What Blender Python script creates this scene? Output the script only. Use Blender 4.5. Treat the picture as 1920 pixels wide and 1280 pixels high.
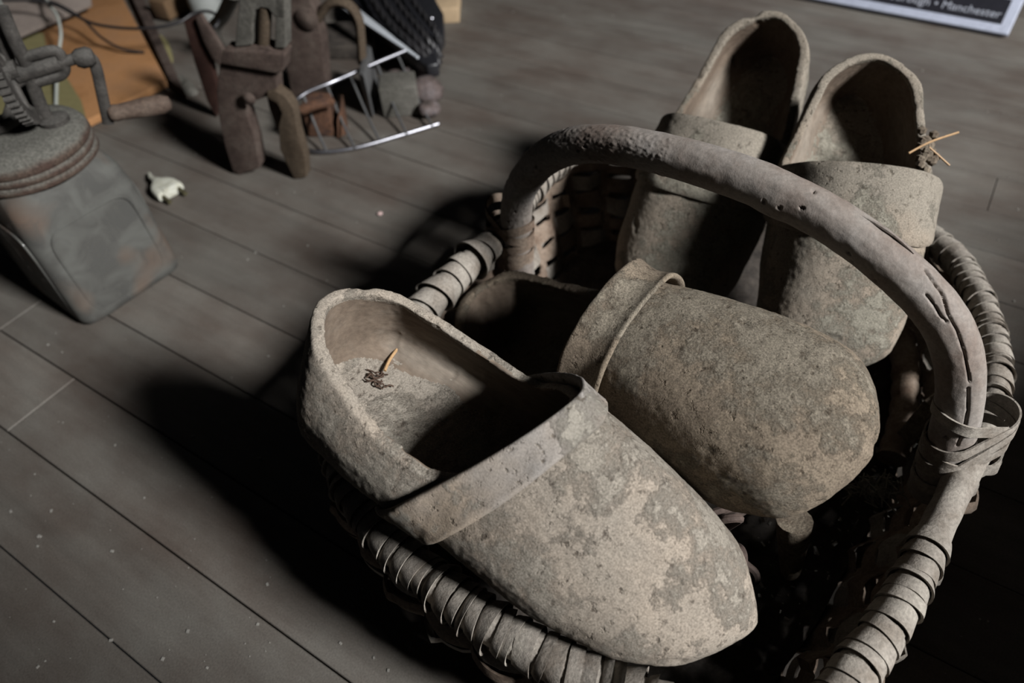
import bpy, bmesh, math, random
from mathutils import Vector, Matrix, noise, Quaternion
random.seed(7)
PI = math.pi
scn = bpy.context.scene
for o in list(bpy.data.objects):
    bpy.data.objects.remove(o)
COL = scn.collection

# ------------------------------------------------------------------ camera
cam_d = bpy.data.cameras.new('camera')
cam = bpy.data.objects.new('camera', cam_d); COL.objects.link(cam)
scn.camera = cam
PITCH, ROLL = 0.831698, -0.086723
F = Vector((0, math.cos(PITCH), -math.sin(PITCH))); X0 = Vector((1, 0, 0)); U0 = X0.cross(F)
cr, sr = math.cos(ROLL), math.sin(ROLL)
XR = X0 * cr + U0 * sr; UR = X0 * -sr + U0 * cr
cam.matrix_world = Matrix(((XR.x, UR.x, -F.x, 0), (XR.y, UR.y, -F.y, 0), (XR.z, UR.z, -F.z, 0.5), (0, 0, 0, 1)))
cam_d.sensor_width = 36; cam_d.lens = 1343.78 / 1920 * 36
cam_d.clip_start = 0.01
cam_d.dof.use_dof = True; cam_d.dof.focus_distance = 0.40; cam_d.dof.aperture_fstop = 6.3

# ------------------------------------------------------------------ light
w = bpy.data.worlds.new('world'); scn.world = w; w.use_nodes = True
w.node_tree.nodes['Background'].inputs[0].default_value = (0.75, 0.85, 1.0, 1)
w.node_tree.nodes['Background'].inputs[1].default_value = 0.006
LT = Vector((0.05, 0.40, 0.05)); LDIR = Vector((1.0, -0.74, 0.95)).normalized()
ld = bpy.data.lights.new('window_daylight', 'AREA'); ld.shape = 'RECTANGLE'; ld.size = 0.50; ld.size_y = 0.56
ld.energy = 350; ld.color = (0.985, 0.985, 0.985)
lo = bpy.data.objects.new('window_daylight', ld); COL.objects.link(lo)
lo.location = LT + LDIR * 3.6; lo.rotation_euler = (LDIR).to_track_quat('Z', 'Y').to_euler()
vs = scn.view_settings
vs.view_transform = 'Standard'; vs.look = 'None'; vs.gamma = 1; vs.use_curve_mapping = False; vs.exposure = 0.0

# ------------------------------------------------------------------ materials
def mat(name, cols, scale=60, rough=0.9, bump=0.4, bscale=500, spec=0.2, metallic=0.0, fine=0.35, detail=8, stretch=(1, 1, 1), dust=None, dustamt=0.0, bdist=0.001):
    """cols: list of colours mixed by noise at `scale`; dust: colour laid on upward faces"""
    m = bpy.data.materials.new(name); m.use_nodes = True
    nt = m.node_tree; N = nt.nodes; Lk = nt.links
    b = N['Principled BSDF']
    tc = N.new('ShaderNodeTexCoord'); mp = N.new('ShaderNodeMapping'); mp.inputs['Scale'].default_value = stretch
    Lk.new(tc.outputs['Object'], mp.inputs['Vector'])
    n1 = N.new('ShaderNodeTexNoise'); n1.inputs['Scale'].default_value = scale; n1.inputs['Detail'].default_value = detail; n1.inputs['Roughness'].default_value = 0.6
    Lk.new(mp.outputs[0], n1.inputs['Vector'])
    cr_ = N.new('ShaderNodeValToRGB'); e = cr_.color_ramp.elements
    k = len(cols)
    for i, c in enumerate(cols):
        p = 0.34 + 0.32 * (i / max(1, k - 1))
        if i < 2:
            e[i].position = p; e[i].color = (*c, 1)
        else:
            q = e.new(p); q.color = (*c, 1)
    Lk.new(n1.outputs['Fac'], cr_.inputs['Fac'])
    col = cr_.outputs['Color']
    n2 = N.new('ShaderNodeTexNoise'); n2.inputs['Scale'].default_value = bscale; n2.inputs['Detail'].default_value = 6; n2.inputs['Roughness'].default_value = 0.65
    Lk.new(mp.outputs[0], n2.inputs['Vector'])
    mr = N.new('ShaderNodeMapRange'); mr.inputs['From Min'].default_value = 0.3; mr.inputs['From Max'].default_value = 0.7
    mr.inputs['To Min'].default_value = 1 - fine; mr.inputs['To Max'].default_value = 1 + fine
    Lk.new(n2.outputs['Fac'], mr.inputs['Value'])
    mx = N.new('ShaderNodeMixRGB'); mx.blend_type = 'MULTIPLY'; mx.inputs['Fac'].default_value = 1
    Lk.new(col, mx.inputs['Color1']); Lk.new(mr.outputs[0], mx.inputs['Color2'])
    col = mx.outputs[0]
    if dust:
        ge = N.new('ShaderNodeNewGeometry'); sx = N.new('ShaderNodeSeparateXYZ'); Lk.new(ge.outputs['Normal'], sx.inputs[0])
        ad = N.new('ShaderNodeMath'); ad.operation = 'MULTIPLY_ADD'; Lk.new(n1.outputs['Fac'], ad.inputs[0]); ad.inputs[1].default_value = 0.9
        Lk.new(sx.outputs['Z'], ad.inputs[2])
        m2 = N.new('ShaderNodeMapRange'); m2.inputs['From Min'].default_value = 0.5; m2.inputs['From Max'].default_value = 1.25
        m2.inputs['To Max'].default_value = dustamt; Lk.new(ad.outputs[0], m2.inputs['Value'])
        m3 = N.new('ShaderNodeMixRGB'); Lk.new(m2.outputs[0], m3.inputs['Fac']); Lk.new(col, m3.inputs['Color1'])
        m4 = N.new('ShaderNodeMixRGB'); m4.blend_type = 'MULTIPLY'; m4.inputs['Fac'].default_value = 1
        m4.inputs['Color1'].default_value = (*dust, 1); Lk.new(mr.outputs[0], m4.inputs['Color2'])
        Lk.new(m4.outputs[0], m3.inputs['Color2']); col = m3.outputs[0]
    Lk.new(col, b.inputs['Base Color'])
    b.inputs['Roughness'].default_value = rough; b.inputs['Metallic'].default_value = metallic
    b.inputs['Specular IOR Level'].default_value = spec
    if bump:
        bp = N.new('ShaderNodeBump'); bp.inputs['Strength'].default_value = bump; bp.inputs['Distance'].default_value = bdist
        Lk.new(n2.outputs['Fac'], bp.inputs['Height']); Lk.new(bp.outputs[0], b.inputs['Normal'])
    return m

def crust(name, bare, dust, dark, cover=.5, grain=.5, warm=(.30, .215, .15)):
    """old wood under patchy dried dust: bare wood, dust crust, dark grime specks"""
    m = bpy.data.materials.new(name); m.use_nodes = True
    nt = m.node_tree; N = nt.nodes; Lk = nt.links; b = N['Principled BSDF']; tc = N.new('ShaderNodeTexCoord')
    def noi(sc, det, rough=.6, dist=0.0):
        n = N.new('ShaderNodeTexNoise'); n.inputs['Scale'].default_value = sc; n.inputs['Detail'].default_value = det; n.inputs['Roughness'].default_value = rough; n.inputs['Distortion'].default_value = dist
        Lk.new(tc.outputs['Object'], n.inputs['Vector']); return n.outputs['Fac']
    def rng(v, a, b_, c=0.0, d=1.0):
        r = N.new('ShaderNodeMapRange'); r.inputs['From Min'].default_value = a; r.inputs['From Max'].default_value = b_; r.inputs['To Min'].default_value = c; r.inputs['To Max'].default_value = d
        Lk.new(v, r.inputs['Value']); return r.outputs[0]
    def mth(op, a, b_, c=None):
        r = N.new('ShaderNodeMath'); r.operation = op
        for k, x in enumerate((a, b_, c)):
            if x is None: continue
            if isinstance(x, (int, float)): r.inputs[k].default_value = x
            else: Lk.new(x, r.inputs[k])
        return r.outputs[0]
    def mix(f, a, b_, mode='MIX'):
        r = N.new('ShaderNodeMixRGB'); r.blend_type = mode
        for k, x in ((0, f), (1, a), (2, b_)):
            if isinstance(x, (int, float)): r.inputs[k].default_value = x
            elif isinstance(x, tuple): r.inputs[k].default_value = (*x, 1)
            else: Lk.new(x, r.inputs[k])
        return r.outputs[0]
    big = noi(17, 6, .6, .3); mid = noi(75, 10, .72); fine = noi(950, 3, .6); spot = noi(170, 4, .6); wn = noi(9, 4)
    mask = rng(mth('ADD', mth('MULTIPLY', big, .65), mth('MULTIPLY', mid, .35)), .56 - cover * .12, .62 - cover * .12)
    wood = mix(rng(wn, .42, .62), bare, warm)
    c1 = mix(mask, wood, mix(rng(mid, .3, .7), tuple(x * .72 for x in dust), dust))
    c2 = mix(mth('MULTIPLY', rng(spot, .60, .70), .8), c1, dark)
    c3 = mix(mth('MULTIPLY', rng(mid, .40, .30), .8), c2, dark)
    c4 = mix(1.0, c3, rng(fine, .3, .7, 1 - grain * .55, 1 + grain * .55), 'MULTIPLY')
    Lk.new(c4, b.inputs['Base Color']); b.inputs['Roughness'].default_value = .92; b.inputs['Specular IOR Level'].default_value = .12
    h = mth('ADD', mth('MULTIPLY', mth('MULTIPLY', mid, mask), 2.2), mth('MULTIPLY', fine, .22)); h = mth('ADD', h, mth('MULTIPLY', rng(spot, .58, .72), -.5))
    bp = N.new('ShaderNodeBump'); bp.inputs['Strength'].default_value = .75; bp.inputs['Distance'].default_value = .0013; Lk.new(h, bp.inputs['Height']); Lk.new(bp.outputs[0], b.inputs['Normal'])
    return m

def plain(name, c, rough=0.5, metallic=0.0, spec=0.3, bump=0.15, bscale=400):
    return mat(name, [tuple(x * .85 for x in c), c], scale=90, rough=rough, bump=bump, bscale=bscale, spec=spec, metallic=metallic, fine=0.15)

M = {}
M['clog'] = crust('dusty_clog', (.176, .155, .129), (.216, .193, .160), (.06, .048, .038), cover=.55, grain=.65, warm=(.218, .182, .145))
M['clog_dark'] = crust('dirty_clog', (.105, .083, .062), (.155, .134, .104), (.045, .034, .024), cover=.62, grain=.8, warm=(.150, .122, .09))
M['clog_pale'] = crust('grey_clog', (.155, .137, .112), (.195, .180, .145), (.06, .05, .038), cover=.5, grain=.7, warm=(.185, .152, .118))
M['band'] = crust('dusty_band', (.19, .175, .16), (.24, .22, .185), (.08, .065, .05), cover=.45, grain=.35, warm=(.235, .19, .145))
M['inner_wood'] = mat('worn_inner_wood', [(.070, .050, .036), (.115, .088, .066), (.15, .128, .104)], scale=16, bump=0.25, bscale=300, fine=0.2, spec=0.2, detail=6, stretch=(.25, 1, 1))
M['wicker'] = mat('grey_wicker', [(0.1364, 0.1159, 0.09548), (0.191, 0.1705, 0.1466), (0.2319, 0.2114, 0.1807)], scale=45, bump=0.5, bscale=500, fine=0.28, spec=0.15)
M['wicker_brown'] = mat('brown_wicker', [(0.0992, 0.0682, 0.0496), (0.155, 0.1178, 0.0899), (0.186, 0.1488, 0.1178)], scale=45, bump=0.5, bscale=450, fine=0.3, spec=0.15)
M['core'] = mat('rim_wood', [(.06, .045, .035), (.12, .10, .08)], scale=40, bump=0.5, bscale=400)
M['handle'] = mat('handle_wood', [(.125, .098, .082), (.165, .145, .128), (.19, .174, .160)], scale=24, bump=0.3, bscale=420, fine=0.2, spec=0.25, rough=0.7)
M['dark'] = mat('debris_and_shade', [(.02, .017, .015), (.05, .042, .035)], scale=60, bump=0.8, bscale=300)
M['rust'] = mat('rusty_iron', [(0.03063, 0.02101, 0.0175), (0.05251, 0.03719, 0.03063), (0.06564, 0.05032, 0.04157)], scale=40, bump=0.5, bscale=300, rough=0.8, spec=0.2)
M['rust_red'] = mat('red_rusty_iron', [(0.01906, 0.007623, 0.00559), (0.03303, 0.01525, 0.01067)], scale=40, bump=0.4, bscale=300, rough=0.85)
M['rust_tan'] = mat('tan_rusty_iron', [(0.04276, 0.03029, 0.01961), (0.06058, 0.04455, 0.03029)], scale=40, bump=0.4, bscale=300, rough=0.85)
M['rust_orange'] = mat('orange_rust', [(0.03682, 0.01841, 0.01074), (0.07366, 0.03682, 0.02148), (0.03069, 0.01841, 0.01534)], scale=70, bump=0.7, bscale=300, rough=0.9)
M['iron_grey'] = mat('grey_iron', [(0.0561, 0.0533, 0.04488), (0.09537, 0.08976, 0.07854)], scale=30, bump=0.3, bscale=250, rough=0.8)
M['black_iron'] = mat('black_iron', [(0.01848, 0.0165, 0.01452), (0.0396, 0.03564, 0.03168)], scale=60, bump=0.5, bscale=350, rough=0.75, spec=0.25, dust=(0.0726, 0.0693, 0.0627), dustamt=.5)
M['handle_dark'] = mat('worn_crank_wood', [(0.04752, 0.03168, 0.02376), (0.0792, 0.05808, 0.04488)], scale=60, bump=0.3, bscale=300, rough=0.8)
M['lid'] = mat('rusty_lid', [(0.0396, 0.02376, 0.01848), (0.05808, 0.04224, 0.03168)], scale=60, bump=0.7, bscale=400, rough=0.9, dust=(0.08184, 0.0792, 0.06864), dustamt=1.0, fine=.5)
M['chrome'] = plain('chrome', (.34, .34, .37), rough=0.38, metallic=1.0, bump=0.05)
M['chrome_reflect'] = plain('chrome_reflection_grey', (.34, .36, .38), rough=0.3, spec=.6, bump=.02)  # pale non-metal grey: the strip's bright reflection is put into the colour
M['wire'] = plain('dull_wire', (.12, .12, .12), rough=0.5, metallic=0.5)
M['black_plastic'] = plain('black_plastic', (.012, .012, .014), rough=0.35, spec=0.5)
M['black_cord'] = plain('black_cord', (.015, .014, .015), rough=0.5, spec=0.5)
M['white_cord'] = plain('white_cord', (0.264, 0.2772, 0.2508), rough=0.5)
M['white_plastic'] = mat('dirty_white_plastic', [(0.3168, 0.3102, 0.2508), (0.4092, 0.4092, 0.3564)], scale=120, bump=0.3, bscale=500, rough=.6, fine=.15)
M['brass'] = plain('tarnished_brass', (.10, .09, .05), rough=0.5, metallic=.6)
M['card_orange'] = mat('orange_cardboard', [(0.184, 0.0893, 0.03518), (0.2327, 0.1164, 0.04871), (0.2165, 0.1137, 0.05412)], scale=14, bump=0.2, bscale=300, fine=0.12, rough=.85)
M['card_edge'] = plain('cardboard_edge', (0.0924, 0.05544, 0.02772), rough=0.9)
M['card_green'] = plain('olive_paper', (0.1346, 0.1178, 0.05049), rough=0.9)
M['card_grey'] = mat('grey_board', [(0.0858, 0.0693, 0.0594), (0.1188, 0.099, 0.0858)], scale=20, bump=0.2, bscale=300, fine=0.15)
M['cream'] = plain('cream_block', (0.3168, 0.2323, 0.1426), rough=0.8)
M['stone'] = mat('rusty_stone', [(0.0429, 0.03432, 0.03003), (0.07293, 0.05577, 0.05148), (0.09438, 0.08151, 0.08151)], scale=60, bump=0.8, bscale=250)
M['sign_white'] = plain('sign_white', (0.2772, 0.297, 0.363), rough=0.45, bump=.05)
M['sign_black'] = plain('sign_black', (.012, .012, .016), rough=0.4, bump=.05)
M['sign_text'] = plain('sign_lettering', (0.264, 0.2772, 0.3168), rough=0.5, bump=.02)
M['straw'] = plain('straw', (0.3168, 0.198, 0.099), rough=0.6)
M['root'] = plain('root', (.05, .03, .02), rough=0.9)
M['mud'] = mat('mud', [(0.0792, 0.0594, 0.0429), (0.1584, 0.132, 0.099)], scale=120, bump=1.0, bscale=500, fine=.4)
M['fluff'] = mat('dust_fluff', [(0.1452, 0.1386, 0.1122), (0.2376, 0.2244, 0.1848)], scale=160, bump=0.6, bscale=500)
M['chip'] = plain('pale_chip', (0.2079, 0.198, 0.1782), rough=0.5)
M['pink'] = plain('pink_chip', (0.4092, 0.297, 0.2772), rough=0.5)
M['glass_dirty'] = None

def glass_mat():
    m = bpy.data.materials.new('dusty_glass'); m.use_nodes = True
    nt = m.node_tree; N = nt.nodes; Lk = nt.links; out = N['Material Output']; b = N['Principled BSDF']
    b.inputs['Base Color'].default_value = (.55, .56, .52, 1); b.inputs['Roughness'].default_value = 0.12
    b.inputs['Transmission Weight'].default_value = 0.9; b.inputs['IOR'].default_value = 1.45
    d = N.new('ShaderNodeBsdfPrincipled'); d.inputs['Roughness'].default_value = 0.8; d.inputs['Specular IOR Level'].default_value = .3
    tc = N.new('ShaderNodeTexCoord'); n = N.new('ShaderNodeTexNoise'); n.inputs['Scale'].default_value = 38; n.inputs['Detail'].default_value = 8; n.inputs['Distortion'].default_value = .8
    Lk.new(tc.outputs['Object'], n.inputs['Vector'])
    cr_ = N.new('ShaderNodeValToRGB'); e = cr_.color_ramp.elements; e[0].position = .36; e[0].color = (.042, .040, .036, 1); e[1].position = .62; e[1].color = (.068, .068, .061, 1)
    n4 = N.new('ShaderNodeTexNoise'); n4.inputs['Scale'].default_value = 15; Lk.new(tc.outputs['Object'], n4.inputs['Vector'])
    mm = N.new('ShaderNodeMixRGB'); mm.inputs['Color2'].default_value = (.095, .058, .038, 1)
    r4 = N.new('ShaderNodeMapRange'); r4.inputs['From Min'].default_value = .52; r4.inputs['From Max'].default_value = .68; r4.inputs['To Max'].default_value = .7
    Lk.new(n4.outputs['Fac'], r4.inputs['Value']); Lk.new(r4.outputs[0], mm.inputs['Fac'])
    Lk.new(n.outputs['Fac'], cr_.inputs['Fac']); Lk.new(cr_.outputs[0], mm.inputs['Color1']); Lk.new(mm.outputs[0], d.inputs['Base Color'])
    mr = N.new('ShaderNodeMapRange'); mr.inputs['From Min'].default_value = .36; mr.inputs['From Max'].default_value = .46; mr.inputs['To Min'].default_value = .55; mr.inputs['To Max'].default_value = .93
    Lk.new(n.outputs['Fac'], mr.inputs['Value'])
    mx = N.new('ShaderNodeMixShader'); Lk.new(mr.outputs[0], mx.inputs['Fac']); Lk.new(b.outputs[0], mx.inputs[1]); Lk.new(d.outputs[0], mx.inputs[2])
    Lk.new(mx.outputs[0], out.inputs['Surface'])
    return m
M['glass'] = glass_mat()

BOARD_A = -0.62900; BOARD_W = 0.0718; BOARD_OFF = -0.0122
def floor_mat():
    m = bpy.data.materials.new('old_floorboards'); m.use_nodes = True
    nt = m.node_tree; N = nt.nodes; Lk = nt.links; b = N['Principled BSDF']
    tc = N.new('ShaderNodeTexCoord')
    oi = N.new('ShaderNodeNewGeometry')
    def noi(sc, det, stretch, rough=.6):
        mp = N.new('ShaderNodeMapping'); mp.inputs['Scale'].default_value = stretch; Lk.new(tc.outputs['Object'], mp.inputs[0])
        n = N.new('ShaderNodeTexNoise'); n.inputs['Scale'].default_value = sc; n.inputs['Detail'].default_value = det; n.inputs['Roughness'].default_value = rough
        Lk.new(mp.outputs[0], n.inputs['Vector']); return n.outputs['Fac']
    big = noi(7, 5, (1, 1.6, 1)); grain = noi(40, 8, (.12, 1.6, 1)); fine = noi(700, 4, (1, 1, 1))
    cr_ = N.new('ShaderNodeValToRGB'); e = cr_.color_ramp.elements
    e[0].position = .35; e[0].color = (.066, .053, .044, 1); e[1].position = .65; e[1].color = (.102, .094, .082, 1)
    Lk.new(big, cr_.inputs['Fac'])
    # board to board tone
    rnd = N.new('ShaderNodeMath'); rnd.operation = 'MULTIPLY_ADD'; Lk.new(oi.outputs['Random Per Island'], rnd.inputs[0]); rnd.inputs[1].default_value = .28; rnd.inputs[2].default_value = .86
    g = N.new('ShaderNodeMapRange'); g.inputs['From Min'].default_value = .3; g.inputs['From Max'].default_value = .7; g.inputs['To Min'].default_value = .86; g.inputs['To Max'].default_value = 1.12; Lk.new(grain, g.inputs['Value'])
    f = N.new('ShaderNodeMapRange'); f.inputs['From Min'].default_value = .3; f.inputs['From Max'].default_value = .7; f.inputs['To Min'].default_value = .82; f.inputs['To Max'].default_value = 1.18; Lk.new(fine, f.inputs['Value'])
    m1 = N.new('ShaderNodeMath'); m1.operation = 'MULTIPLY'; Lk.new(g.outputs[0], m1.inputs[0]); Lk.new(f.outputs[0], m1.inputs[1])
    m2 = N.new('ShaderNodeMath'); m2.operation = 'MULTIPLY'; Lk.new(m1.outputs[0], m2.inputs[0]); Lk.new(rnd.outputs[0], m2.inputs[1])
    mx = N.new('ShaderNodeMixRGB'); mx.blend_type = 'MULTIPLY'; mx.inputs['Fac'].default_value = 1; Lk.new(cr_.outputs[0], mx.inputs['Color1']); Lk.new(m2.outputs[0], mx.inputs['Color2'])
    Lk.new(mx.outputs[0], b.inputs['Base Color']); b.inputs['Roughness'].default_value = .62; b.inputs['Specular IOR Level'].default_value = .25
    ad = N.new('ShaderNodeMath'); ad.operation = 'MULTIPLY_ADD'; Lk.new(grain, ad.inputs[0]); ad.inputs[1].default_value = 1.5; Lk.new(fine, ad.inputs[2])
    bp = N.new('ShaderNodeBump'); bp.inputs['Strength'].default_value = .25; bp.inputs['Distance'].default_value = .001; Lk.new(ad.outputs[0], bp.inputs['Height']); Lk.new(bp.outputs[0], b.inputs['Normal'])
    return m
M['floor'] = floor_mat()

# ------------------------------------------------------------------ mesh helpers
class MB:
    def __init__(s): s.v = []; s.f = []
    def add(s, vs, fs):
        o = len(s.v); s.v += [tuple(p) for p in vs]; s.f += [tuple(i + o for i in f) for f in fs]; return s
    def box(s, c, d, R=None, taper=1.0):
        R = R or Matrix.Identity(3); vs = []
        for sz in (-1, 1):
            t = taper if sz > 0 else 1
            for sx, sy in ((-1, -1), (1, -1), (1, 1), (-1, 1)):
                vs.append(Vector(c) + R @ Vector((sx * d[0] / 2 * t, sy * d[1] / 2 * t, sz * d[2] / 2)))
        return s.add(vs, [(3, 2, 1, 0), (4, 5, 6, 7), (0, 1, 5, 4), (1, 2, 6, 5), (2, 3, 7, 6), (3, 0, 4, 7)])
    def tube(s, path, r, n=12, up=(0, 0, 1), cap=True, closed=False, sq=1.0):
        """r: number or f(i, ang); sq flattens along the frame's second axis"""
        P = [Vector(p) for p in path]; k = len(P); vs = []; up = Vector(up); prev = None
        for i in range(k):
            if closed: T = P[(i + 1) % k] - P[i - 1]
            else: T = P[min(i + 1, k - 1)] - P[max(i - 1, 0)]
            T.normalize()
            if prev is None:
                a = up - T * up.dot(T)
                if a.length < 1e-4: a = Vector((1, 0, 0)) - T * T.x
            else: a = prev - T * prev.dot(T)
            a.normalize(); prev = a; b = T.cross(a)
            for j in range(n):
                t = 2 * PI * j / n; rr = r(i, t) if callable(r) else r
                vs.append(P[i] + a * math.cos(t) * rr * sq + b * math.sin(t) * rr)
        fs = []
        for i in range(k if closed else k - 1):
            i2 = (i + 1) % k
            for j in range(n):
                j2 = (j + 1) % n; fs.append((i * n + j, i * n + j2, i2 * n + j2, i2 * n + j))
        if cap and not closed:
            fs.append(tuple(range(n - 1, -1, -1))); fs.append(tuple((k - 1) * n + j for j in range(n)))
        return s.add(vs, fs)
    def lathe(s, prof, n=48, c=(0, 0, 0), ax=(0, 0, 1), rf=None):
        ax = Vector(ax).normalized(); q = Vector((0, 0, 1)).rotation_difference(ax); vs = []
        for i, (r, z) in enumerate(prof):
            for j in range(n):
                t = 2 * PI * j / n; rr = r * (rf(i, t) if rf else 1)
                vs.append(Vector(c) + q @ Vector((rr * math.cos(t), rr * math.sin(t), z)))
        fs = [(i * n + j, i * n + (j + 1) % n, (i + 1) * n + (j + 1) % n, (i + 1) * n + j) for i in range(len(prof) - 1) for j in range(n)]
        fs.append(tuple(range(n - 1, -1, -1))); fs.append(tuple((len(prof) - 1) * n + j for j in range(n)))
        return s.add(vs, fs)
    def prism(s, poly, d, O=(0, 0, 0), ex=(1, 0, 0), ey=(0, 0, 1)):
        """poly in (ex, ey) plane at O, thickness d centred along the plane's normal"""
        ex = Vector(ex).normalized(); ey = Vector(ey); ey = (ey - ex * ey.dot(ex)).normalized(); n = ex.cross(ey); O = Vector(O); k = len(poly)
        vs = [O + ex * x + ey * y - n * d / 2 for x, y in poly] + [O + ex * x + ey * y + n * d / 2 for x, y in poly]
        fs = [tuple(range(k - 1, -1, -1)), tuple(range(k, 2 * k))] + [(i, (i + 1) % k, k + (i + 1) % k, k + i) for i in range(k)]
        return s.add(vs, fs)
    def grid(s, G, thick=None, closed_u=False, closed_v=False):
        """G[i][j] points; optional solid thickness along the normals"""
        a = len(G); b = len(G[0]); vs = [Vector(p) for r in G for p in r]; fs = []
        for i in range(a if closed_u else a - 1):
            for j in range(b if closed_v else b - 1):
                i2 = (i + 1) % a; j2 = (j + 1) % b; fs.append((i * b + j, i * b + j2, i2 * b + j2, i2 * b + j))
        return s.add(vs, fs)
    def build(s, name, m, parent=None, smooth=True, bevel=0, solid=0, subsurf=0, loc=None, angle=40, recalc=True):
        me = bpy.data.meshes.new(name); me.from_pydata(s.v, [], s.f)
        if recalc or bevel:
            bm = bmesh.new(); bm.from_mesh(me); bmesh.ops.recalc_face_normals(bm, faces=bm.faces); bm.to_mesh(me); bm.free()
        o = bpy.data.objects.new(name, me); COL.objects.link(o)
        me.materials.append(m)
        if solid:
            k = o.modifiers.new('solid', 'SOLIDIFY'); k.thickness = solid; k.offset = 0
        if bevel:
            k = o.modifiers.new('bevel', 'BEVEL'); k.width = bevel; k.segments = 3; k.limit_method = 'ANGLE'; k.angle_limit = math.radians(35)
        if subsurf:
            k = o.modifiers.new('sub', 'SUBSURF'); k.levels = subsurf; k.render_levels = subsurf
        bake(o)
        if smooth: smooth_by(o, angle)
        if parent: o.parent = parent
        return o

def bake(o):
    if not o.modifiers: return
    dg = bpy.context.evaluated_depsgraph_get(); dg.update()
    me = bpy.data.meshes.new_from_object(o.evaluated_get(dg), depsgraph=dg)
    old = o.data; o.modifiers.clear(); o.data = me; me.name = old.name

def smooth_by(o, angle=40):
    me = o.data
    bm = bmesh.new(); bm.from_mesh(me)
    for f in bm.faces: f.smooth = True
    for e in bm.edges:
        if len(e.link_faces) == 2 and e.calc_face_angle(0) > math.radians(angle): e.smooth = False
    bm.to_mesh(me); bm.free()

def tag(o, label=None, cat=None, group=None, kind=None):
    if label: o['label'] = label
    if cat: o['category'] = cat
    if group: o['group'] = group
    if kind: o['kind'] = kind
    return o
def empty(name, loc, label, cat, group=None, rot=None):
    o = bpy.data.objects.new(name, None); COL.objects.link(o); o.empty_display_size = .02; o.location = loc
    if rot is not None:
        o.rotation_mode = 'QUATERNION'; o.rotation_quaternion = rot
    return tag(o, label, cat, group)
def world_part(root, mb_obj):
    """parent keeping the mesh where it was built (mesh coordinates are world coordinates)"""
    mb_obj.parent = root; mb_obj.matrix_parent_inverse = Matrix.Translation(root.location).inverted() if root.rotation_mode != 'QUATERNION' else (Matrix.Translation(root.location) @ root.rotation_quaternion.to_matrix().to_4x4()).inverted()
    return mb_obj
def nz(p, s, seed=0.0):
    return noise.noise(Vector(p) * s + Vector((seed, seed * 1.7, -seed)))
def crspline(P, n, closed=False):
    P = [Vector(p) for p in P]; out = []; k = len(P)
    segs = k if closed else k - 1
    for i in range(segs):
        g = (lambda j: P[j % k]) if closed else (lambda j: P[min(max(j, 0), k - 1)])
        p0, p1, p2, p3 = g(i - 1), g(i), g(i + 1), g(i + 2)
        for q in range(n):
            t = q / n
            out.append(0.5 * ((2 * p1) + (p2 - p0) * t + (2 * p0 - 5 * p1 + 4 * p2 - p3) * t * t + (3 * p1 - p0 - 3 * p2 + p3) * t ** 3))
    if not closed: out.append(P[-1])
    return out

# ------------------------------------------------------------------ floor
ca, sa = math.cos(BOARD_A), math.sin(BOARD_A)
fl = MB(); rf = random.Random(3)
BUTT = {2: [-.733], 1: [-.604], 11: [.0735], -1: [-.1675]}
GAP = .0005
BY = [-.0122, .0557, .126, .1963, .2696, .3425, .4185, .492, .565, .637, .707, .7765, .8435, .915]
def by(k): return BY[k] if 0 <= k < len(BY) else (BY[0] + k * .0715 if k < 0 else BY[-1] + (k - 13) * .0715)
for k in range(-12, 34):
    y0 = by(k); y1 = by(k + 1)
    cuts = [c for c in BUTT.get(k, [])]
    if not cuts: cuts = [rf.uniform(-2.4, -1.9)]
    cuts = [cuts[0] - 2.9, cuts[0], cuts[0] + 2.9]
    xs = [-3.2] + [c for c in cuts if -3.1 < c < 3.1] + [3.2]
    for a, b in zip(xs, xs[1:]):
        c = .0006
        g = GAP * rf.uniform(.5, 1.3)
        x0, x1 = a + g, b - g; ya, yb = y0 + g, y1 - g
        vs = []
        for (x, y, z) in ((x0, ya, -.012), (x1, ya, -.012), (x1, yb, -.012), (x0, yb, -.012), (x0, ya, -c), (x1, ya, -c), (x1, yb, -c), (x0, yb, -c),
                          (x0 + c, ya + c, 0), (x1 - c, ya + c, 0), (x1 - c, yb - c, 0), (x0 + c, yb - c, 0)):
            vs.append((x, y, z))
        fl.add(vs, [(0, 1, 5, 4), (1, 2, 6, 5), (2, 3, 7, 6), (3, 0, 4, 7), (4, 5, 9, 8), (5, 6, 10, 9), (6, 7, 11, 10), (7, 4, 8, 11), (8, 9, 10, 11), (3, 2, 1, 0)])
floor = fl.build('floor', M['floor'], smooth=False, recalc=False)
floor.rotation_euler.z = BOARD_A; floor['kind'] = 'structure'

# ------------------------------------------------------------------ clogs
def interp(x, xs, ys):
    x = min(max(x, xs[0]), xs[-1]); i = 0
    while i < len(xs) - 2 and x > xs[i + 1]: i += 1
    h = xs[i + 1] - xs[i]; t = (x - xs[i]) / h
    def sl(j):
        if j <= 0 or j >= len(xs) - 1:
            j0 = max(j - 1, 0); j1 = min(j + 1, len(xs) - 1); return (ys[j1] - ys[j0]) / (xs[j1] - xs[j0])
        a = (ys[j] - ys[j - 1]) / (xs[j] - xs[j - 1]); b = (ys[j + 1] - ys[j]) / (xs[j + 1] - xs[j])
        return 0 if a * b <= 0 else 2 * a * b / (a + b)
    m0, m1 = sl(i) * h, sl(i + 1) * h
    return (2 * t ** 3 - 3 * t * t + 1) * ys[i] + (t ** 3 - 2 * t * t + t) * m0 + (-2 * t ** 3 + 3 * t * t) * ys[i + 1] + (t ** 3 - t * t) * m1
CL = .30
WX = [0, .03, .07, .12, .16, .20, .235, .265, .285, .30]
CW = [.030, .041, .043, .0405, .046, .053, .0545, .0485, .038, .022]
ZT = [.112, .112, .112, .112, .110, .099, .085, .070, .057, .044]
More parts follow.
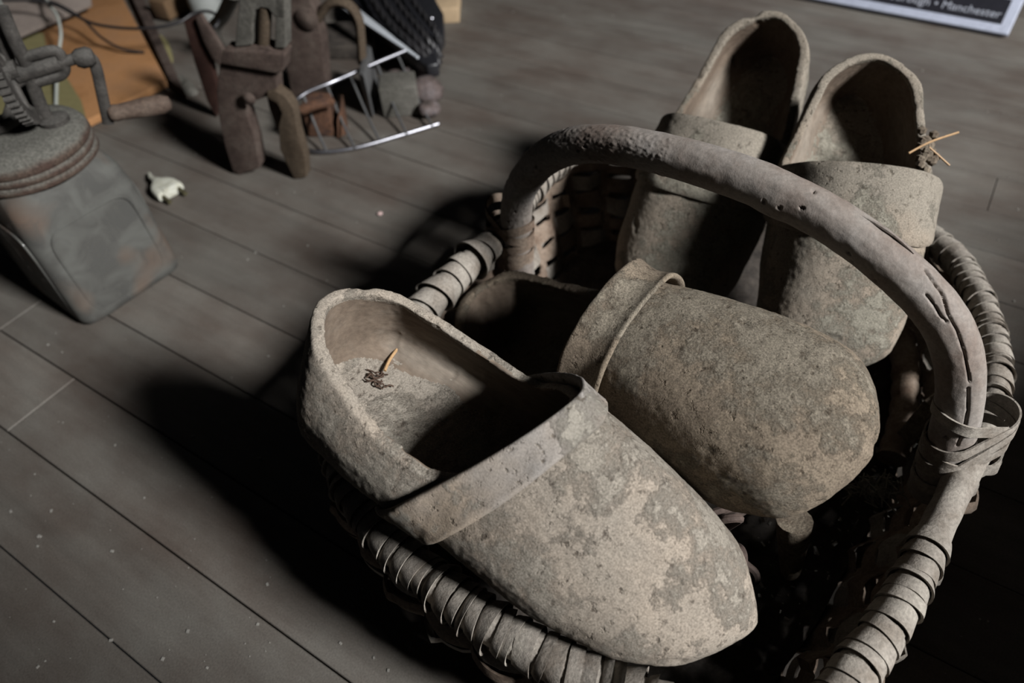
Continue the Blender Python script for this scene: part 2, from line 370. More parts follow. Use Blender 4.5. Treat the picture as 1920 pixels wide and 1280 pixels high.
ZB = [.004, .0, .0, .004, .004, .0, .001, .007, .014, .022]
ZC = [.040, .038, .036, .034, .032, .030, .030, .031, .033, .034]
KW = [0, 0, .3, 1, .7, .3, 0, 0, 0, 0]
KH = [1, 1, 1, .45, .1, 0, 0, 0, 0, 0]
KT = [0, 0, 0, 0, -.1, .1, .45, .8, 1, .6]
def S(x, v, sh, inset=0.0, xa=0.0, xb=CL, ra=.035, rb=.03):
    """point on the clog's skin; sh = toe shift, band x (4), top roundness, waist, toe narrowing, rim height"""
    xx = min(max(x, xa), xb)
    w = interp(xx, WX, CW) + sh[9] * interp(xx, WX, KH) + sh[6] * interp(xx, WX, KW) - sh[7] * interp(xx, WX, KT) - inset
    zt = interp(xx, WX, ZT) - inset; zb = interp(xx, WX, ZB); zc = interp(xx, WX, ZC)
    if inset > 0: zb = .020 - .010 * max(0, (xx - .12) / .15)
    d = (xx - xa) / ra
    if d < 1: w *= math.sqrt(max(0, 1 - (1 - d) ** 2))
    d2 = (xb - xx) / rb
    if d2 < 1:
        k = math.sqrt(max(0, 1 - (1 - d2) ** 2)); w *= k; zt = zc + (zt - zc) * (.15 + .85 * k); zb = zc + (zb - zc) * (.15 + .85 * k)
    c, s = math.cos(v), math.sin(v)
    e = 2 / sh[5] if c > 0 else (2 / 3.2 if inset <= 0 else 2 / 2.2)
    y = w * math.copysign(abs(s) ** e, s)
    z = zc + ((zt - zc) if c > 0 else (zc - zb)) * math.copysign(abs(c) ** e, c)
    y += sh[0] * max(0, (xx - .12) / .18) ** 1.6
    return Vector((x, y, z))
def clog_solid(sh, inset=0.0, xa=0.0, xb=CL, n=56, m=56, ra=.035, rb=.03):
    mb = MB(); vs = []
    for i in range(n + 1):
        t = i / n; t = .5 - .5 * math.cos(PI * (.004 + .992 * t)); x = xa + (xb - xa) * t
        for j in range(m): vs.append(S(x, 2 * PI * j / m, sh, inset, xa, xb, ra, rb))
    fs = [(i * m + j, i * m + (j + 1) % m, (i + 1) * m + (j + 1) % m, (i + 1) * m + j) for i in range(n) for j in range(m)]
    fs += [tuple(range(m - 1, -1, -1)), tuple(n * m + j for j in range(m))]
    mb.add(vs, fs); return mb
# side profile of the opening, heel to instep
RIM = [(-.03, .079), (.0, .079), (.02, .077), (.045, .070), (.07, .063), (.085, .0595)]
def edge_x(z, sh, k):
    k += 1
    """x of the band's rear (k=0) or front (k=2) edge at height z"""
    t = max(0., min(1.3, (z - .01) / .095))
    return sh[k] + (sh[k + 1] - sh[k]) * t
def make_body(seed, sh):
    outer = clog_solid(sh).build('clog_outer', M['clog'], smooth=False)
    inner = clog_solid(sh, .0072, .0068, .268, 40, 44, .033, .04).build('clog_inner', M['clog'], smooth=False)
    xj = edge_x(.058, sh, 0)
    rim = [(p[0], p[1] + sh[8]) for p in RIM if p[0] < xj - .018] + [(xj - .008, .0575)] + [(edge_x(z, sh, 0) + .003, z) for z in (.064, .075, .09, .105, .12, .13)]
    poly = [(-.03, .2)] + rim + [(rim[-1][0] + .001, .2)]
    cut = MB().prism(poly, .3, (0, 0, 0), (1, 0, 0), (0, 0, 1)).build('clog_cut', M['clog'], smooth=False)
    for c in (inner, cut):
        k = outer.modifiers.new('b', 'BOOLEAN'); k.operation = 'DIFFERENCE'; k.object = c; k.solver = 'EXACT'
    k = outer.modifiers.new('r', 'REMESH'); k.mode = 'VOXEL'; k.voxel_size = .0014
    k = outer.modifiers.new('s', 'SMOOTH'); k.factor = .5; k.iterations = 5
    bake(outer)
    for c in (inner, cut): bpy.data.objects.remove(c)
    me = outer.data; me.calc_loop_triangles()
    nrm = [v.normal.copy() for v in me.vertices]
    for v, n_ in zip(me.vertices, nrm):
        p = v.co
        d = nz(p, 24, seed) * .0008 + nz(p, 90, seed + 3) * .0003 + nz(p, 300, seed + 9) * .00028
        q = nz(p, 55, seed + 20)
        if q > .50: d -= (q - .50) * .007          # chips and pits
        v.co = p + n_ * d
    for f in me.polygons: f.use_smooth = True
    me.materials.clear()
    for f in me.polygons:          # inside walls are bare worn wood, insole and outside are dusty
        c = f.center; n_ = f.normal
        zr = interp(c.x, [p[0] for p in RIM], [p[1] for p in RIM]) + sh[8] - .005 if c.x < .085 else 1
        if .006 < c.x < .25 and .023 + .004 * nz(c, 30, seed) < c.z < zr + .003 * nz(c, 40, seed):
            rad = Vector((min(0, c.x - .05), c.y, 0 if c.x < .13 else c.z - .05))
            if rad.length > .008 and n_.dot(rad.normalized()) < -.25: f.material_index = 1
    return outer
def make_band(seed, sh, flare, lift, vmax=2.15, curl=0.0):
    nu, nv = 26, 110; off0 = .0010; th = .0030; top = []; bot = []
    for i in range(nu + 1):
        a = i / nu; rt, rb_ = [], []
        for j in range(nv + 1):
            v = -vmax + 2 * vmax * j / nv
            z0 = S(.15, v, sh).z; xb_ = edge_x(z0, sh, 0); xs = edge_x(z0, sh, 2)
            for _q in range(3): xb_ = edge_x(S(xb_, v, sh).z, sh, 0); xs = edge_x(S(xs, v, sh).z, sh, 2)
            xb_ += .0015 * nz((v * .01, seed, 0), 120, 2); xs += .0012 * nz((v * .02, seed, 4), 120, 5)
            x = xb_ + (xs - xb_) * a
            p = S(x, v, sh); pu = S(x, v + .02, sh); px_ = S(x + .002, v, sh)
            n_ = (pu - p).cross(px_ - p).normalized()
            c = Vector((x, 0, .035))
            if n_.dot(p - c) < 0: n_ = -n_
            crown = max(0, math.cos(v * .62))
            o = off0 + flare * (1 - a) ** 2.2 * crown + lift * a ** 2.5 * crown
            o += .0006 * nz(p, 60, seed) + .0004 * nz(p, 220, seed)
            edge = min(1, min(a, 1 - a) * nu / 2.0) ** .5
            rt.append(p + n_ * (o + th * (.45 + .55 * edge))); rb_.append(p + n_ * (o + th * (.45 - .55 * edge) * .6 - .0006))
        top.append(rt); bot.append(rb_)
    vs = [p for r in top for p in r] + [p for r in bot for p in r]; b = nv + 1; K = (nu + 1) * b; fs = []
    for i in range(nu):
        for j in range(nv):
            q = (i * b + j, i * b + j + 1, (i + 1) * b + j + 1, (i + 1) * b + j); fs.append(q); fs.append(tuple(K + t for t in reversed(q)))
    for j in range(nv):
        fs.append((j, K + j, K + j + 1, j + 1)); fs.append((nu * b + j, nu * b + j + 1, K + nu * b + j + 1, K + nu * b + j))
    for i in range(nu):
        fs.append((i * b, (i + 1) * b, K + (i + 1) * b, K + i * b)); fs.append((i * b + nv, K + i * b + nv, K + (i + 1) * b + nv, (i + 1) * b + nv))
    return MB().add(vs, fs)
def rotmat(xa, up):
    x = Vector(xa).normalized(); z = Vector(up); z = (z - x * z.dot(x)).normalized(); y = z.cross(x)
    return Matrix(((x.x, y.x, z.x), (x.y, y.y, z.y), (x.z, y.z, z.z))).to_quaternion()
def make_clog(name, label, loc, xa, up, sc, sh, seed, body_m, band_m, flare, lift):
    root = empty(name, loc, label, 'clog', 'old clogs piled in the basket', rotmat(xa, up))
    root.scale = sc
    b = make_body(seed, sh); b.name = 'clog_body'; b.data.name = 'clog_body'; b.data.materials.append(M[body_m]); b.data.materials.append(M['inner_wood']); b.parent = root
    c = make_band(seed, sh, flare, lift).build('instep_band', M[band_m], root, angle=60)
    return root
CLOGS = [
 ('clog', 'wide dusty clog lying open in front, its heel hanging over the basket rim', (-0.1212, 0.288, 0.1578), (0.784, -0.589, -0.195), (0.272, 0.044, 0.961), (0.9296, 1.0211, 0.9782), (0.0039, 0.0889, 0.1579, 0.1259, 0.1792, 1.45, 0.0092, 0.0091, 0.0, 0.0065), 1.0, 'clog', 'band', 0.0025, 0.0),
 ('clog', 'clog in the middle of the basket with a flaring leather strap across its instep', (0.0031, 0.4087, 0.0305), (0.577, -0.699, 0.424), (-0.493, 0.116, 0.862), (1.0784, 0.9888, 1.0187), (-0.0022, 0.1037, 0.1702, 0.1462, 0.1953, 2.3856, 0.0044, -0.0033, 0.0003, 0.001), 5.0, 'clog_dark', 'clog_dark', 0.01, 0.004),
 ('clog', 'taller of the two clogs standing heel up at the back, left of the other', (0.2746, 0.6429, 0.1547), (-0.502, -0.718, -0.482), (-0.296, -0.381, 0.876), (0.9355, 0.9954, 0.9567), (-0.0011, 0.0991, 0.1398, 0.1503, 0.2132, 2.8282, 0.0124, -0.0007, -0.0002, 0.0), 9.0, 'clog_pale', 'clog_pale', 0.0006, 0.0),
 ('clog', 'clog standing heel up at the back right with straw stuck to its opening', (0.2965, 0.5324, 0.1747), (-0.278, -0.831, -0.482), (-0.119, -0.468, 0.876), (0.7989, 0.907, 0.8641), (-0.0058, 0.1007, 0.1323, 0.1439, 0.2014, 2.5, 0.0197, -0.0039, 0.0005, 0.002), 13.0, 'clog_pale', 'clog_pale', 0.001, 0.0),
]
croots = [make_clog(*c) for c in CLOGS]
#NEXT
# ------------------------------------------------------------------ pixel + height -> point in the room
CP = Vector((0, 0, .5))
def at(px, py, z=0.0):
    d = XR * ((px - 960) / 1343.78) - UR * ((py - 640) / 1343.78) + F
    return CP + d * ((z - .5) / d.z)
def on_plane(px, py, O, n):
    d = XR * ((px - 960) / 1343.78) - UR * ((py - 640) / 1343.78) + F
    return CP + d * ((Vector(O) - CP).dot(n) / d.dot(n))

# ------------------------------------------------------------------ basket
basket = empty('wicker_basket', (.125, .345, 0), 'oval splint basket with an arched bent wood handle, holding four clogs', 'basket')
RP = [(655, 900, .115), (692, 962, .116), (745, 1030, .118), (830, 1103, .12), (920, 1170, .12), (1010, 1222, .12), (1090, 1262, .12)]
rim = [at(*p) for p in RP] + [Vector((.085, .088, .12)), Vector((.135, .092, .12))]
rim += [at(*p) for p in [(1600, 1260, .12), (1668, 1165, .12), (1715, 1080, .12), (1752, 1000, .12), (1790, 920, .119), (1832, 838, .117), (1860, 750, .113), (1866, 675, .109), (1848, 592, .105), (1815, 522, .100), (1775, 470, .095)]]
rim += [Vector((.335, .515, .091)), Vector((.29, .58, .088)), Vector((.23, .607, .090)), Vector((.16, .598, .104))]
rim += [at(*p) for p in [(1130, 275, .115), (1060, 292, .118), (1000, 350, .12), (945, 430, .12), (905, 470, .12), (855, 515, .12), (795, 578, .12)]]
rim += [Vector((-.100, .342, .112)), Vector((-.119, .294, .110))]
rimc = crspline(rim, 14, closed=True)
# even re-sampling
def resample(P, n, closed=True):
    P = [Vector(p) for p in P]; Q = P + [P[0]] if closed else P; d = [0]
    for a, b in zip(Q, Q[1:]): d.append(d[-1] + (b - a).length)
    out = []; k = 0
    for i in range(n):
        t = d[-1] * i / (n if closed else n - 1)
        while k < len(Q) - 2 and d[k + 1] < t: k += 1
        u = (t - d[k]) / max(1e-9, d[k + 1] - d[k]); out.append(Q[k].lerp(Q[k + 1], min(1, max(0, u))))
    return out, d[-1]
NR = 480
rimc, RLEN = resample(rimc, NR)
def rim_at(t):
    f = (t % 1) * NR; i = int(f) % NR; return rimc[i].lerp(rimc[(i + 1) % NR], f - int(f))
def rk(t):
    p = rim_at(t); return 1 - .16 * max(0, min(1, (p.x - .12) / .12))
def rim_tan(t): return (rim_at(t + .004) - rim_at(t - .004)).normalized()
def nearest_t(p):
    return min(range(NR), key=lambda i: (rimc[i] - p).length) / NR
hoop = MB().tube(rimc, lambda i, a: .0104 * rk(i / NR) + .0008 * nz((i * .2, a, 0), 1.0, 2), 16, closed=True)
world_part(basket, hoop.build('rim_hoop', M['wicker']))
def wraps(t0, t1, seed, R=.0115, wid=.0088, brown=0.0, loose=.0, step=1.0, flip=1):
    """flat splints wound round the rim between t0 and t1, each overlapping the last"""
    rd = random.Random(seed); mb = MB(); t = t0
    while t < t1:
        wd = wid * rd.uniform(.55, 1.45); dt = wd / RLEN; C = rim_at(t + dt / 2); T = rim_tan(t + dt / 2)
        u = Vector((0, 0, 1)); u = (u - T * u.dot(T)).normalized(); s_ = T.cross(u)
        slx = rd.uniform(-.12, .26); slz = rd.uniform(-.12, .2); over = rd.uniform(.92, 1.12) if rd.random() > .15 else .78
        R_ = R * rk(t); r0 = R_ + rd.uniform(-.0004, .0002); r1 = R_ + rd.uniform(.0010, .0024) * step + (rd.uniform(0, loose) if rd.random() < .25 else 0)
        gs = []; n = 30; cols = 5; ph = rd.random() * 6
        for c in range(cols + 1):
            a = c / cols; rr = r0 + (r1 - r0) * a ** .8; row = []
            for j in range(n):
                q = 2 * PI * j / n
                off = flip * (a - .5) * wd * over + slx * math.cos(q) * R + slz * math.sin(q) * R
                r_ = rr + .0003 * math.sin(3 * q + ph) + .00025 * nz((q, c, seed + t * 50), 2)
                tt = t + dt / 2 + off / RLEN
                row.append(rim_at(tt) + u * math.cos(q) * r_ + s_ * math.sin(q) * r_)
            gs.append(row)
        # close the raised edge back down so that the splint has thickness
        row = []
        for j in range(n):
            q = 2 * PI * j / n; off = flip * .48 * wd * over + slx * math.cos(q) * R + slz * math.sin(q) * R
            row.append(rim_at(t + dt / 2 + off / RLEN) + u * math.cos(q) * (r1 - .0011) + s_ * math.sin(q) * (r1 - .0011))
        gs.append(row)
        row = [rim_at(t + dt / 2 - flip * .2 * wd / RLEN) + u * math.cos(2 * PI * j / n) * (r0 - .0012) + s_ * math.sin(2 * PI * j / n) * (r0 - .0012) for j in range(n)]
        gs.append(row)
        mb.grid(gs, closed_v=True)
        t += dt
    return mb
tR0 = nearest_t(at(1752, 1000, .12)); tR1 = nearest_t(at(1860, 750, .113)); tL = nearest_t(at(945, 430, .12)); tE = nearest_t(at(775, 600, .12)); tB = nearest_t(Vector((.30, .555, .093)))
tF = nearest_t(Vector((.09, .088, .12)))
world_part(basket, wraps(-(1 - tE) + .015, tF, 5, R=.0114, loose=.003, step=1.35).build('rim_wrap', M['wicker'], angle=32))
world_part(basket, wraps(tF, tR0 - .004, 6, R=.0114, loose=.002, step=.75, flip=-1).build('rim_wrap', M['wicker'], angle=32))
world_part(basket, wraps(tR1, tB, 8, R=.0114, loose=.0015, step=.7, flip=-1).build('rim_wrap', M['wicker'], angle=32))
world_part(basket, wraps(tB, tL - .004, 9, R=.0112, loose=.002, wid=.010).build('rim_wrap', M['wicker'], angle=32))
world_part(basket, wraps(tL + .012, tE + .012, 11, R=.0118, loose=.004, wid=.013).build('rim_wrap', M['wicker'], angle=32))
# wall: stakes and weavers
BC = Vector((.118, .345, 0))
def wall_pt(t, h, off):
    """h 0 at the rim .. 1 at the floor"""
    p = rim_at(t); T = rim_tan(t); out = Vector((T.y, -T.x, 0)).normalized()
    if out.dot(p - BC) < 0: out = -out
    k = 1 + .035 * math.sin(PI * min(1, h * 1.6)) - .20 * max(0, h - .25) ** 1.3
    q = BC + (Vector((p.x, p.y, 0)) - BC) * k + out * off
    return Vector((q.x, q.y, (p.z - .006) * (1 - h) + .006 * h))
NS = 44
for k in range(NS):
    mb = MB(); t = (k + .5) / NS; G = []
    for i in range(13):
        h = i / 12; w_ = .0058 / RLEN; G.append([wall_pt(t - w_, h, -.0012), wall_pt(t + w_, h, -.0012), wall_pt(t + w_, h, .0012), wall_pt(t - w_, h, .0012)])
    mb.grid(G, closed_v=True)
    world_part(basket, mb.build('stake', M['wicker_brown'], angle=50))
NW = 12
for r in range(NW):
    mb = MB(); h0 = .03 + r / NW * .95; G = []; n = NS * 8; rd = random.Random(r)
    amp = [.0042 + .003 * max(0, rd.random() - .3) + (.004 if rd.random() < .12 else 0) for _ in range(NS + 1)]
    ph = [rd.uniform(-.5, .5) for _ in range(NS + 1)]
    for i in range(n):
        k = i * NS / n; sgn = math.cos(PI * k + PI * r); a = amp[int(k) % NS]
        o = sgn * a + (.0015 if sgn > 0 else 0); hw = .0066 + .0012 * math.sin(k * 2.1 + r); t = i / n
        sl = .010 * math.sin(PI * k + PI * r) * .5
        hh = hw / .115
        def P(dh, do): return wall_pt(t, min(1, max(0, h0 + .045 + dh + sl)), o + do)
        G.append([P(-hh, -.0006), P(0, -.0002), P(hh, -.0006), P(hh, .0006), P(0, .0014), P(-hh, .0006)])
    mb.grid(G, closed_u=True, closed_v=True)
    world_part(basket, mb.build('weaver', M['wicker_brown' if r % 3 else 'wicker'], angle=40))
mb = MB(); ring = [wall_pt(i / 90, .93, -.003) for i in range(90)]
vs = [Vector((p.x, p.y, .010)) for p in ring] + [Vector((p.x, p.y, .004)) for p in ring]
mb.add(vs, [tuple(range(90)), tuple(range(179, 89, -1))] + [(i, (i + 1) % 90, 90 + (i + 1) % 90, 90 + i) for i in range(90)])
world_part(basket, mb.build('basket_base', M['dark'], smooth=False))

# handle
HP = [(0.0122, 0.4569, 0.0750), (0.0114, 0.4576, 0.1000), (0.0109, 0.4582, 0.1229), (0.0146, 0.4546, 0.1652), (0.0263, 0.4432, 0.1970), (0.0391, 0.4308, 0.2172), (0.0565, 0.4139, 0.2333), (0.0804, 0.3908, 0.2448), (0.1095, 0.3625, 0.2510), (0.1283, 0.3442, 0.2532), (0.1468, 0.3264, 0.2536), (0.1710, 0.3029, 0.2500), (0.1922, 0.2823, 0.2422), (0.2112, 0.2639, 0.2305), (0.2260, 0.2495, 0.2171), (0.2362, 0.2397, 0.2002), (0.2432, 0.2329, 0.1804), (0.2491, 0.2271, 0.1528), (0.2529, 0.2234, 0.1221), (0.2556, 0.2208, 0.0850)]
NH = 640
hp, HLEN = resample(crspline(HP, 16), NH, closed=False)
def pix(p):
    d = p - CP; k = 1343.78 / d.dot(F); return 960 + d.dot(XR) * k, 640 - d.dot(UR) * k
cracks = [[(1735, 505), (1752, 530), (1768, 552), (1778, 590), (1795, 620), (1808, 660), (1816, 700), (1818, 715)], [(1815, 732), (1815, 770), (1806, 810), (1795, 835)], [(1737, 553), (1752, 572), (1764, 594), (1774, 602)]]
def crack_depth(p, c):
    """old splits running along the grain on the outer side"""
    if (p - c).dot(CP - p) < 0: return 0
    x, y = pix(p); d = 0
    if x < 1700: return 0
    for P in cracks:
        for (x0, y0), (x1, y1) in zip(P, P[1:]):
            L2 = (x1 - x0) ** 2 + (y1 - y0) ** 2; t = max(0, min(1, ((x - x0) * (x1 - x0) + (y - y0) * (y1 - y0)) / L2))
            q = math.hypot(x - x0 - t * (x1 - x0), y - y0 - t * (y1 - y0)) / 3.4
            if q < 1: d = max(d, .0024 * (1 - q))
    return d
pits = [(random.Random(i).uniform(.12, .95), random.Random(i + 99).uniform(-PI, PI)) for i in range(46)]
def hr(i, a):
    s = i / (NH - 1); p = hp[i]
    r = .0124 + .0006 * nz((s * 9, math.cos(a), math.sin(a)), 1.0, 3) + .0003 * nz((s * 50, 2 * math.cos(a), 2 * math.sin(a)), 1.5, 6)
    if .08 < s < .45 and math.cos(a) > .1: r += .0006 * max(0, nz((s * 220, 9 * math.cos(a), 9 * math.sin(a)), 1.0, 11) + .1)
    r += .0011 * math.exp(-((s - .565) / .018) ** 2) * max(0, math.cos(a - .9))
    for ps, pa in pits:
        if abs(s - ps) < .004:
            x = math.hypot((s - ps) * HLEN, ((a - pa + PI) % (2 * PI) - PI) * .0125)
            if x < .0011: r -= .0013
    return r
mb = MB(); mb.tube(hp, hr, 108, up=(-.69, -.72, .3))
for i in range(NH):
    for j in range(108):
        v = Vector(mb.v[i * 108 + j]); d = crack_depth(v, hp[i])
        if d: mb.v[i * 108 + j] = tuple(v + (hp[i] - v).normalized() * d)
world_part(basket, mb.build('handle', M['handle'], angle=70))
# splinter standing off along the crack
world_part(basket, MB().tube([hp[i] + (Vector((.45, -.35, .83)).normalized() * (.0128 + .0012 * math.sin((i - 405) / 12))) for i in range(400, 442, 3)], lambda i, a: .0012 * (1 - abs(i - 6) / 9), 8).build('splinter', M['handle']))
# lashings where the handle meets the rim
def ribbon(path, nrm, wd, th=.0011):
    G = []; k = len(path)
    for i in range(k):
        T = (path[min(i + 1, k - 1)] - path[max(i - 1, 0)]).normalized(); n = nrm[i]; n = (n - T * n.dot(T)).normalized(); b = T.cross(n) * wd / 2
        G.append([path[i] - b, path[i] + b, path[i] + b + n * th, path[i] - b + n * th])
    return G
def lashing(hi, rt, seed, name_m='wicker'):
    rd = random.Random(seed); A_ = hp[hi]; B_ = rim_at(rt); Ta = (hp[min(hi + 2, NH - 1)] - hp[max(hi - 2, 0)]).normalized(); mb = MB()
    C = (A_ + B_) / 2; D = (B_ - A_); D = D - Ta * D.dot(Ta); gap = D.length; D.normalize(); N = Ta.cross(D)
    for k in range(6):
        off = -.026 + k * .0085 + rd.uniform(-.002, .002); tilt = rd.choice([-.55, .5, .35, -.3]); pa, nn = [], []
        for j in range(41):
            q = 2 * PI * j / 40; rx = .0136 + gap / 2 + .0006 * k % .002; ry = .0142
            c_, s_ = math.cos(q), math.sin(q); dirv = D * c_ + N * s_
            ctr = C + D * (gap / 2) if c_ > .05 else (C - D * (gap / 2) if c_ < -.05 else C + D * (gap / 2) * c_ / .05)
            pa.append(ctr + dirv * (.0128 + .0004 * k % .001 if c_ > 0 else .0136) + Ta * (off + tilt * (c_ * .013 + (ctr - C).dot(D)))); nn.append(dirv)
        mb.grid(ribbon(pa, nn, .0075))
    return mb
world_part(basket, lashing(int(.915 * NH), nearest_t(at(1832, 845, .117)), 3).build('handle_lashing', M['wicker'], angle=50))
world_part(basket, lashing(int(.085 * NH), nearest_t(at(945, 430, .12)), 4).build('handle_lashing', M['wicker_brown'], angle=50))

# ------------------------------------------------------------------ things in the basket
def chain_link(c, ax, up, L, W, r):
    ax = Vector(ax).normalized(); up = Vector(up); up = (up - ax * up.dot(ax)).normalized(); P = []
    for i in range(28):
        q = 2 * PI * i / 28; x = math.cos(q) * W / 2 ; y = math.sin(q) * W / 2 + (L - W) / 2 * (1 if math.sin(q) > 0 else -1)
        P.append(Vector(c) + up * x + ax * y)
    return MB().tube(P, r, 8, closed=True, up=ax.cross(up))
ch = empty('rusty_chain', at(1375, 1000, .075), 'short rusty iron chain hanging beside the toe of the front clog', 'chain')
for i, (px, py, z, ax, up, L_) in enumerate([(1352, 985, .100, (.1, -.3, 1), (1, 0, 0), .042), (1362, 1035, .080, (.3, -.5, .5), (0, 1, .3), .030), (1382, 1062, .072, (.6, -.6, -.2), (.2, .3, 1), .026), (1362, 962, .112, (1, .2, .1), (0, 0, 1), .026)]):
    world_part(ch, chain_link(at(px, py, z), ax, up, L_, .012, .0026).build('link', M['rust']))
a_, b_ = at(1250, 900, .075), at(1355, 1040, .075)
tag(MB().prism([(0, 0), ((b_ - a_).length, 0), ((b_ - a_).length, .014), (0, .014)], .003, a_, (b_ - a_), (0, 0, 1)).build('iron_strap', M['rust'], bevel=.0006), 'flat iron bar leaning between the front clog and the middle clog', 'iron bar')
pg = MB(); c0 = at(1490, 975, .085); c1 = at(1482, 1075, .035); pg.tube([c0, c0.lerp(c1, .3), c0.lerp(c1, .7), c1], lambda i, a: [.011, .010, .008, .006][i], 14)
tag(pg.build('wooden_peg', M['mud']), 'dust covered wooden peg standing under the toe of the middle clog', 'peg')
tag(MB().box(at(1728, 790, .07), (.013, .013, .05), Matrix.Rotation(.5, 3, 'Z') @ Matrix.Rotation(.1, 3, 'X')).build('wooden_block', M['mud'], bevel=.001), 'small squared wooden stick end inside the basket beside the handle', 'block')
st = MB(); sp = crspline([at(1690, 625, .05), at(1698, 700, .05), at(1694, 780, .045), at(1672, 860, .040)], 14)
st.tube(sp, lambda i, a: .009 + .0016 * abs(math.sin(i * .55)), 16)
tag(st.build('twisted_rope', M['wicker_brown'], angle=60), 'dark wound rope lying in shadow between back right clog and handle', 'rope')
fm = MB(); rd = random.Random(21)
for i in range(60):
    c = at(1640 + rd.gauss(0, 24), 915 + rd.gauss(0, 12), .075); fm.tube([c, c + Vector((rd.uniform(-1, 1), rd.uniform(-1, 1), rd.uniform(-1, 1))) * .006, c + Vector((rd.uniform(-1, 1), rd.uniform(-1, 1), rd.uniform(-1, 1))) * .009], .0005, 5)
for i in range(16):
    c = at(1640 + rd.gauss(0, 16), 915 + rd.gauss(0, 7), .075); fm.box(c, (.004, .003, .003), Matrix.Rotation(rd.random() * 3, 3, 'Z') @ Matrix.Rotation(rd.random() * 3, 3, 'X'))
tag(fm.build('dust_clump', M['fluff'], smooth=False), 'grey clump of dust caught inside the basket below the handle foot', 'dust', kind='stuff')
# dark litter filling the bottom, pale chips among it
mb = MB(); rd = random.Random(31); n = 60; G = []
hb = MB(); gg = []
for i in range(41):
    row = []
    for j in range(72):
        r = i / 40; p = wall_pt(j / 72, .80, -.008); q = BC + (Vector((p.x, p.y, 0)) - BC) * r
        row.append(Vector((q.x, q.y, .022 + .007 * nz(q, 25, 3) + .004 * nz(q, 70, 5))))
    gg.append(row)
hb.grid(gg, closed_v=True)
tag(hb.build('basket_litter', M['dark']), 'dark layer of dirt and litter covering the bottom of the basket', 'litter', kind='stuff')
mb = MB()
for i in range(230):
    px, py = rd.uniform(1180, 1720), rd.uniform(820, 1275)
    z = .030 + rd.uniform(0, .006); p = at(px, py, z)
    if (Vector((p.x, p.y, 0)) - BC).length > .19: continue
    s_ = rd.choice([.0006, .0009, .0013, .002, .0006, .0008])
    mb.box(p, (s_ * rd.uniform(1, 3.5), s_, s_ * .5), Matrix.Rotation(rd.random() * 3, 3, 'Z') @ Matrix.Rotation(rd.random() * .8, 3, 'X'))
tag(mb.build('pale_crumbs', M['chip'], smooth=False), 'scattered pale chips and crumbs on the dark litter inside the basket', 'crumbs', kind='stuff')

# straw, mud, roots
def clog_pt(i, x, v, off=0.0):
    ax, up, sc, sh = CLOGS[i][3], CLOGS[i][4], CLOGS[i][5], CLOGS[i][6]; p = S(x, v, sh)
    n = Vector((0, math.sin(v), math.cos(v))); p = p + n * off
    return Vector(CLOGS[i][2]) + rotmat(ax, up).to_matrix() @ Vector((p.x * sc[0], p.y * sc[1], p.z * sc[2]))
def z_for(px, py, ref):
    """point on the pixel's ray at the depth of ref"""
    return on_plane(px, py, ref, F)
ref = clog_pt(3, .105, 1.2)
for pa, lb in (([(1700, 296), (1740, 275), (1793, 257)], 'long dry straw sticking out over the floor from the back right clog'), ([(1738, 285), (1755, 300), (1776, 319)], 'short dry straw pointing down from the back right clog')):
    tag(MB().tube(crspline([z_for(x, y, ref) + Vector((0, 0, .004)) for x, y in pa], 6), lambda i, a: .0008, 6).build('straw', M['straw']), lb, 'straw', 'straws stuck in mud on the clog')
mb = MB(); rd = random.Random(41)
for i in range(26):
    c = z_for(1738 + rd.gauss(0, 9), 285 + rd.gauss(0, 16), ref); mb.lathe([(.0001, -.004), (.003, -.002), (.0035, .001), (.0001, .003)], 8, c, (rd.random(), rd.random(), 1))
tag(mb.build('mud_lump', M['mud']), 'lump of dried mud on the opening edge of the back right clog', 'mud')

# ------------------------------------------------------------------ glass churn jar
JC = Vector((-.4275, .6005, 0)); JA = math.atan2(.082, .071)
jar = empty('butter_churn', JC, 'square glass churn jar under thick dust with a cast iron crank drive on its lid', 'butter churn')
def rsq(h, r, z, n=9):
    out = []
    for q in range(4):
        cx, cy = [(1, -1), (1, 1), (-1, 1), (-1, -1)][q]
        for i in range(n):
            a = -PI / 2 + PI / 2 * q + PI / 2 * i / (n - 1); out.append(Vector((cx * (h - r) + math.cos(a) * r, cy * (h - r) + math.sin(a) * r, z)))
    return out
prof = [(.053, .012, 0), (.056, .012, .003), (.0575, .012, .010), (.057, .013, .05), (.0555, .015, .110), (.053, .018, .130), (.049, .028, .143), (.047, .045, .150), (.047, .045, .160)]
mb = MB(); mb.grid([rsq(*p) for p in prof], closed_v=True); k = 36
mb.f.append(tuple(range(k - 1, -1, -1)))
g = mb.build('glass_jar', M['glass'], jar, angle=50); g.rotation_euler.z = JA
tag(g, 'dusty glass')
fr = MB()
for sx in (1, -1):
    for ax_ in (0, 1):
        P = []
        for i in range(41):
            q = 2 * PI * i / 40; u = math.copysign(abs(math.cos(q)) ** .35, math.cos(q)) * .042; v = math.copysign(abs(math.sin(q)) ** .35, math.sin(q)) * .050 + .060
            P.append(Vector((sx * .0568, u, v)) if ax_ == 0 else Vector((u, sx * .0568, v)))
        fr.tube(P[:-1], .0012, 6, closed=True)
g2 = fr.build('panel_ridge', M['glass'], jar); g2.rotation_euler.z = JA
lid = MB().lathe([(0.0552, 0.1450), (0.0578, 0.1470), (0.0578, 0.1510), (0.0560, 0.1530), (0.0578, 0.1560), (0.0578, 0.1590), (0.0560, 0.1610), (0.0578, 0.1640), (0.0573, 0.1690), (0.0552, 0.1720), (0.0499, 0.1735), (0.0467, 0.1760), (0.0318, 0.1770), (0.0010, 0.1770)], 72, rf=lambda i, t: 1 + .004 * math.sin(3 * t + i))
lo_ = lid.build('screw_lid', M['lid'], jar, angle=60)
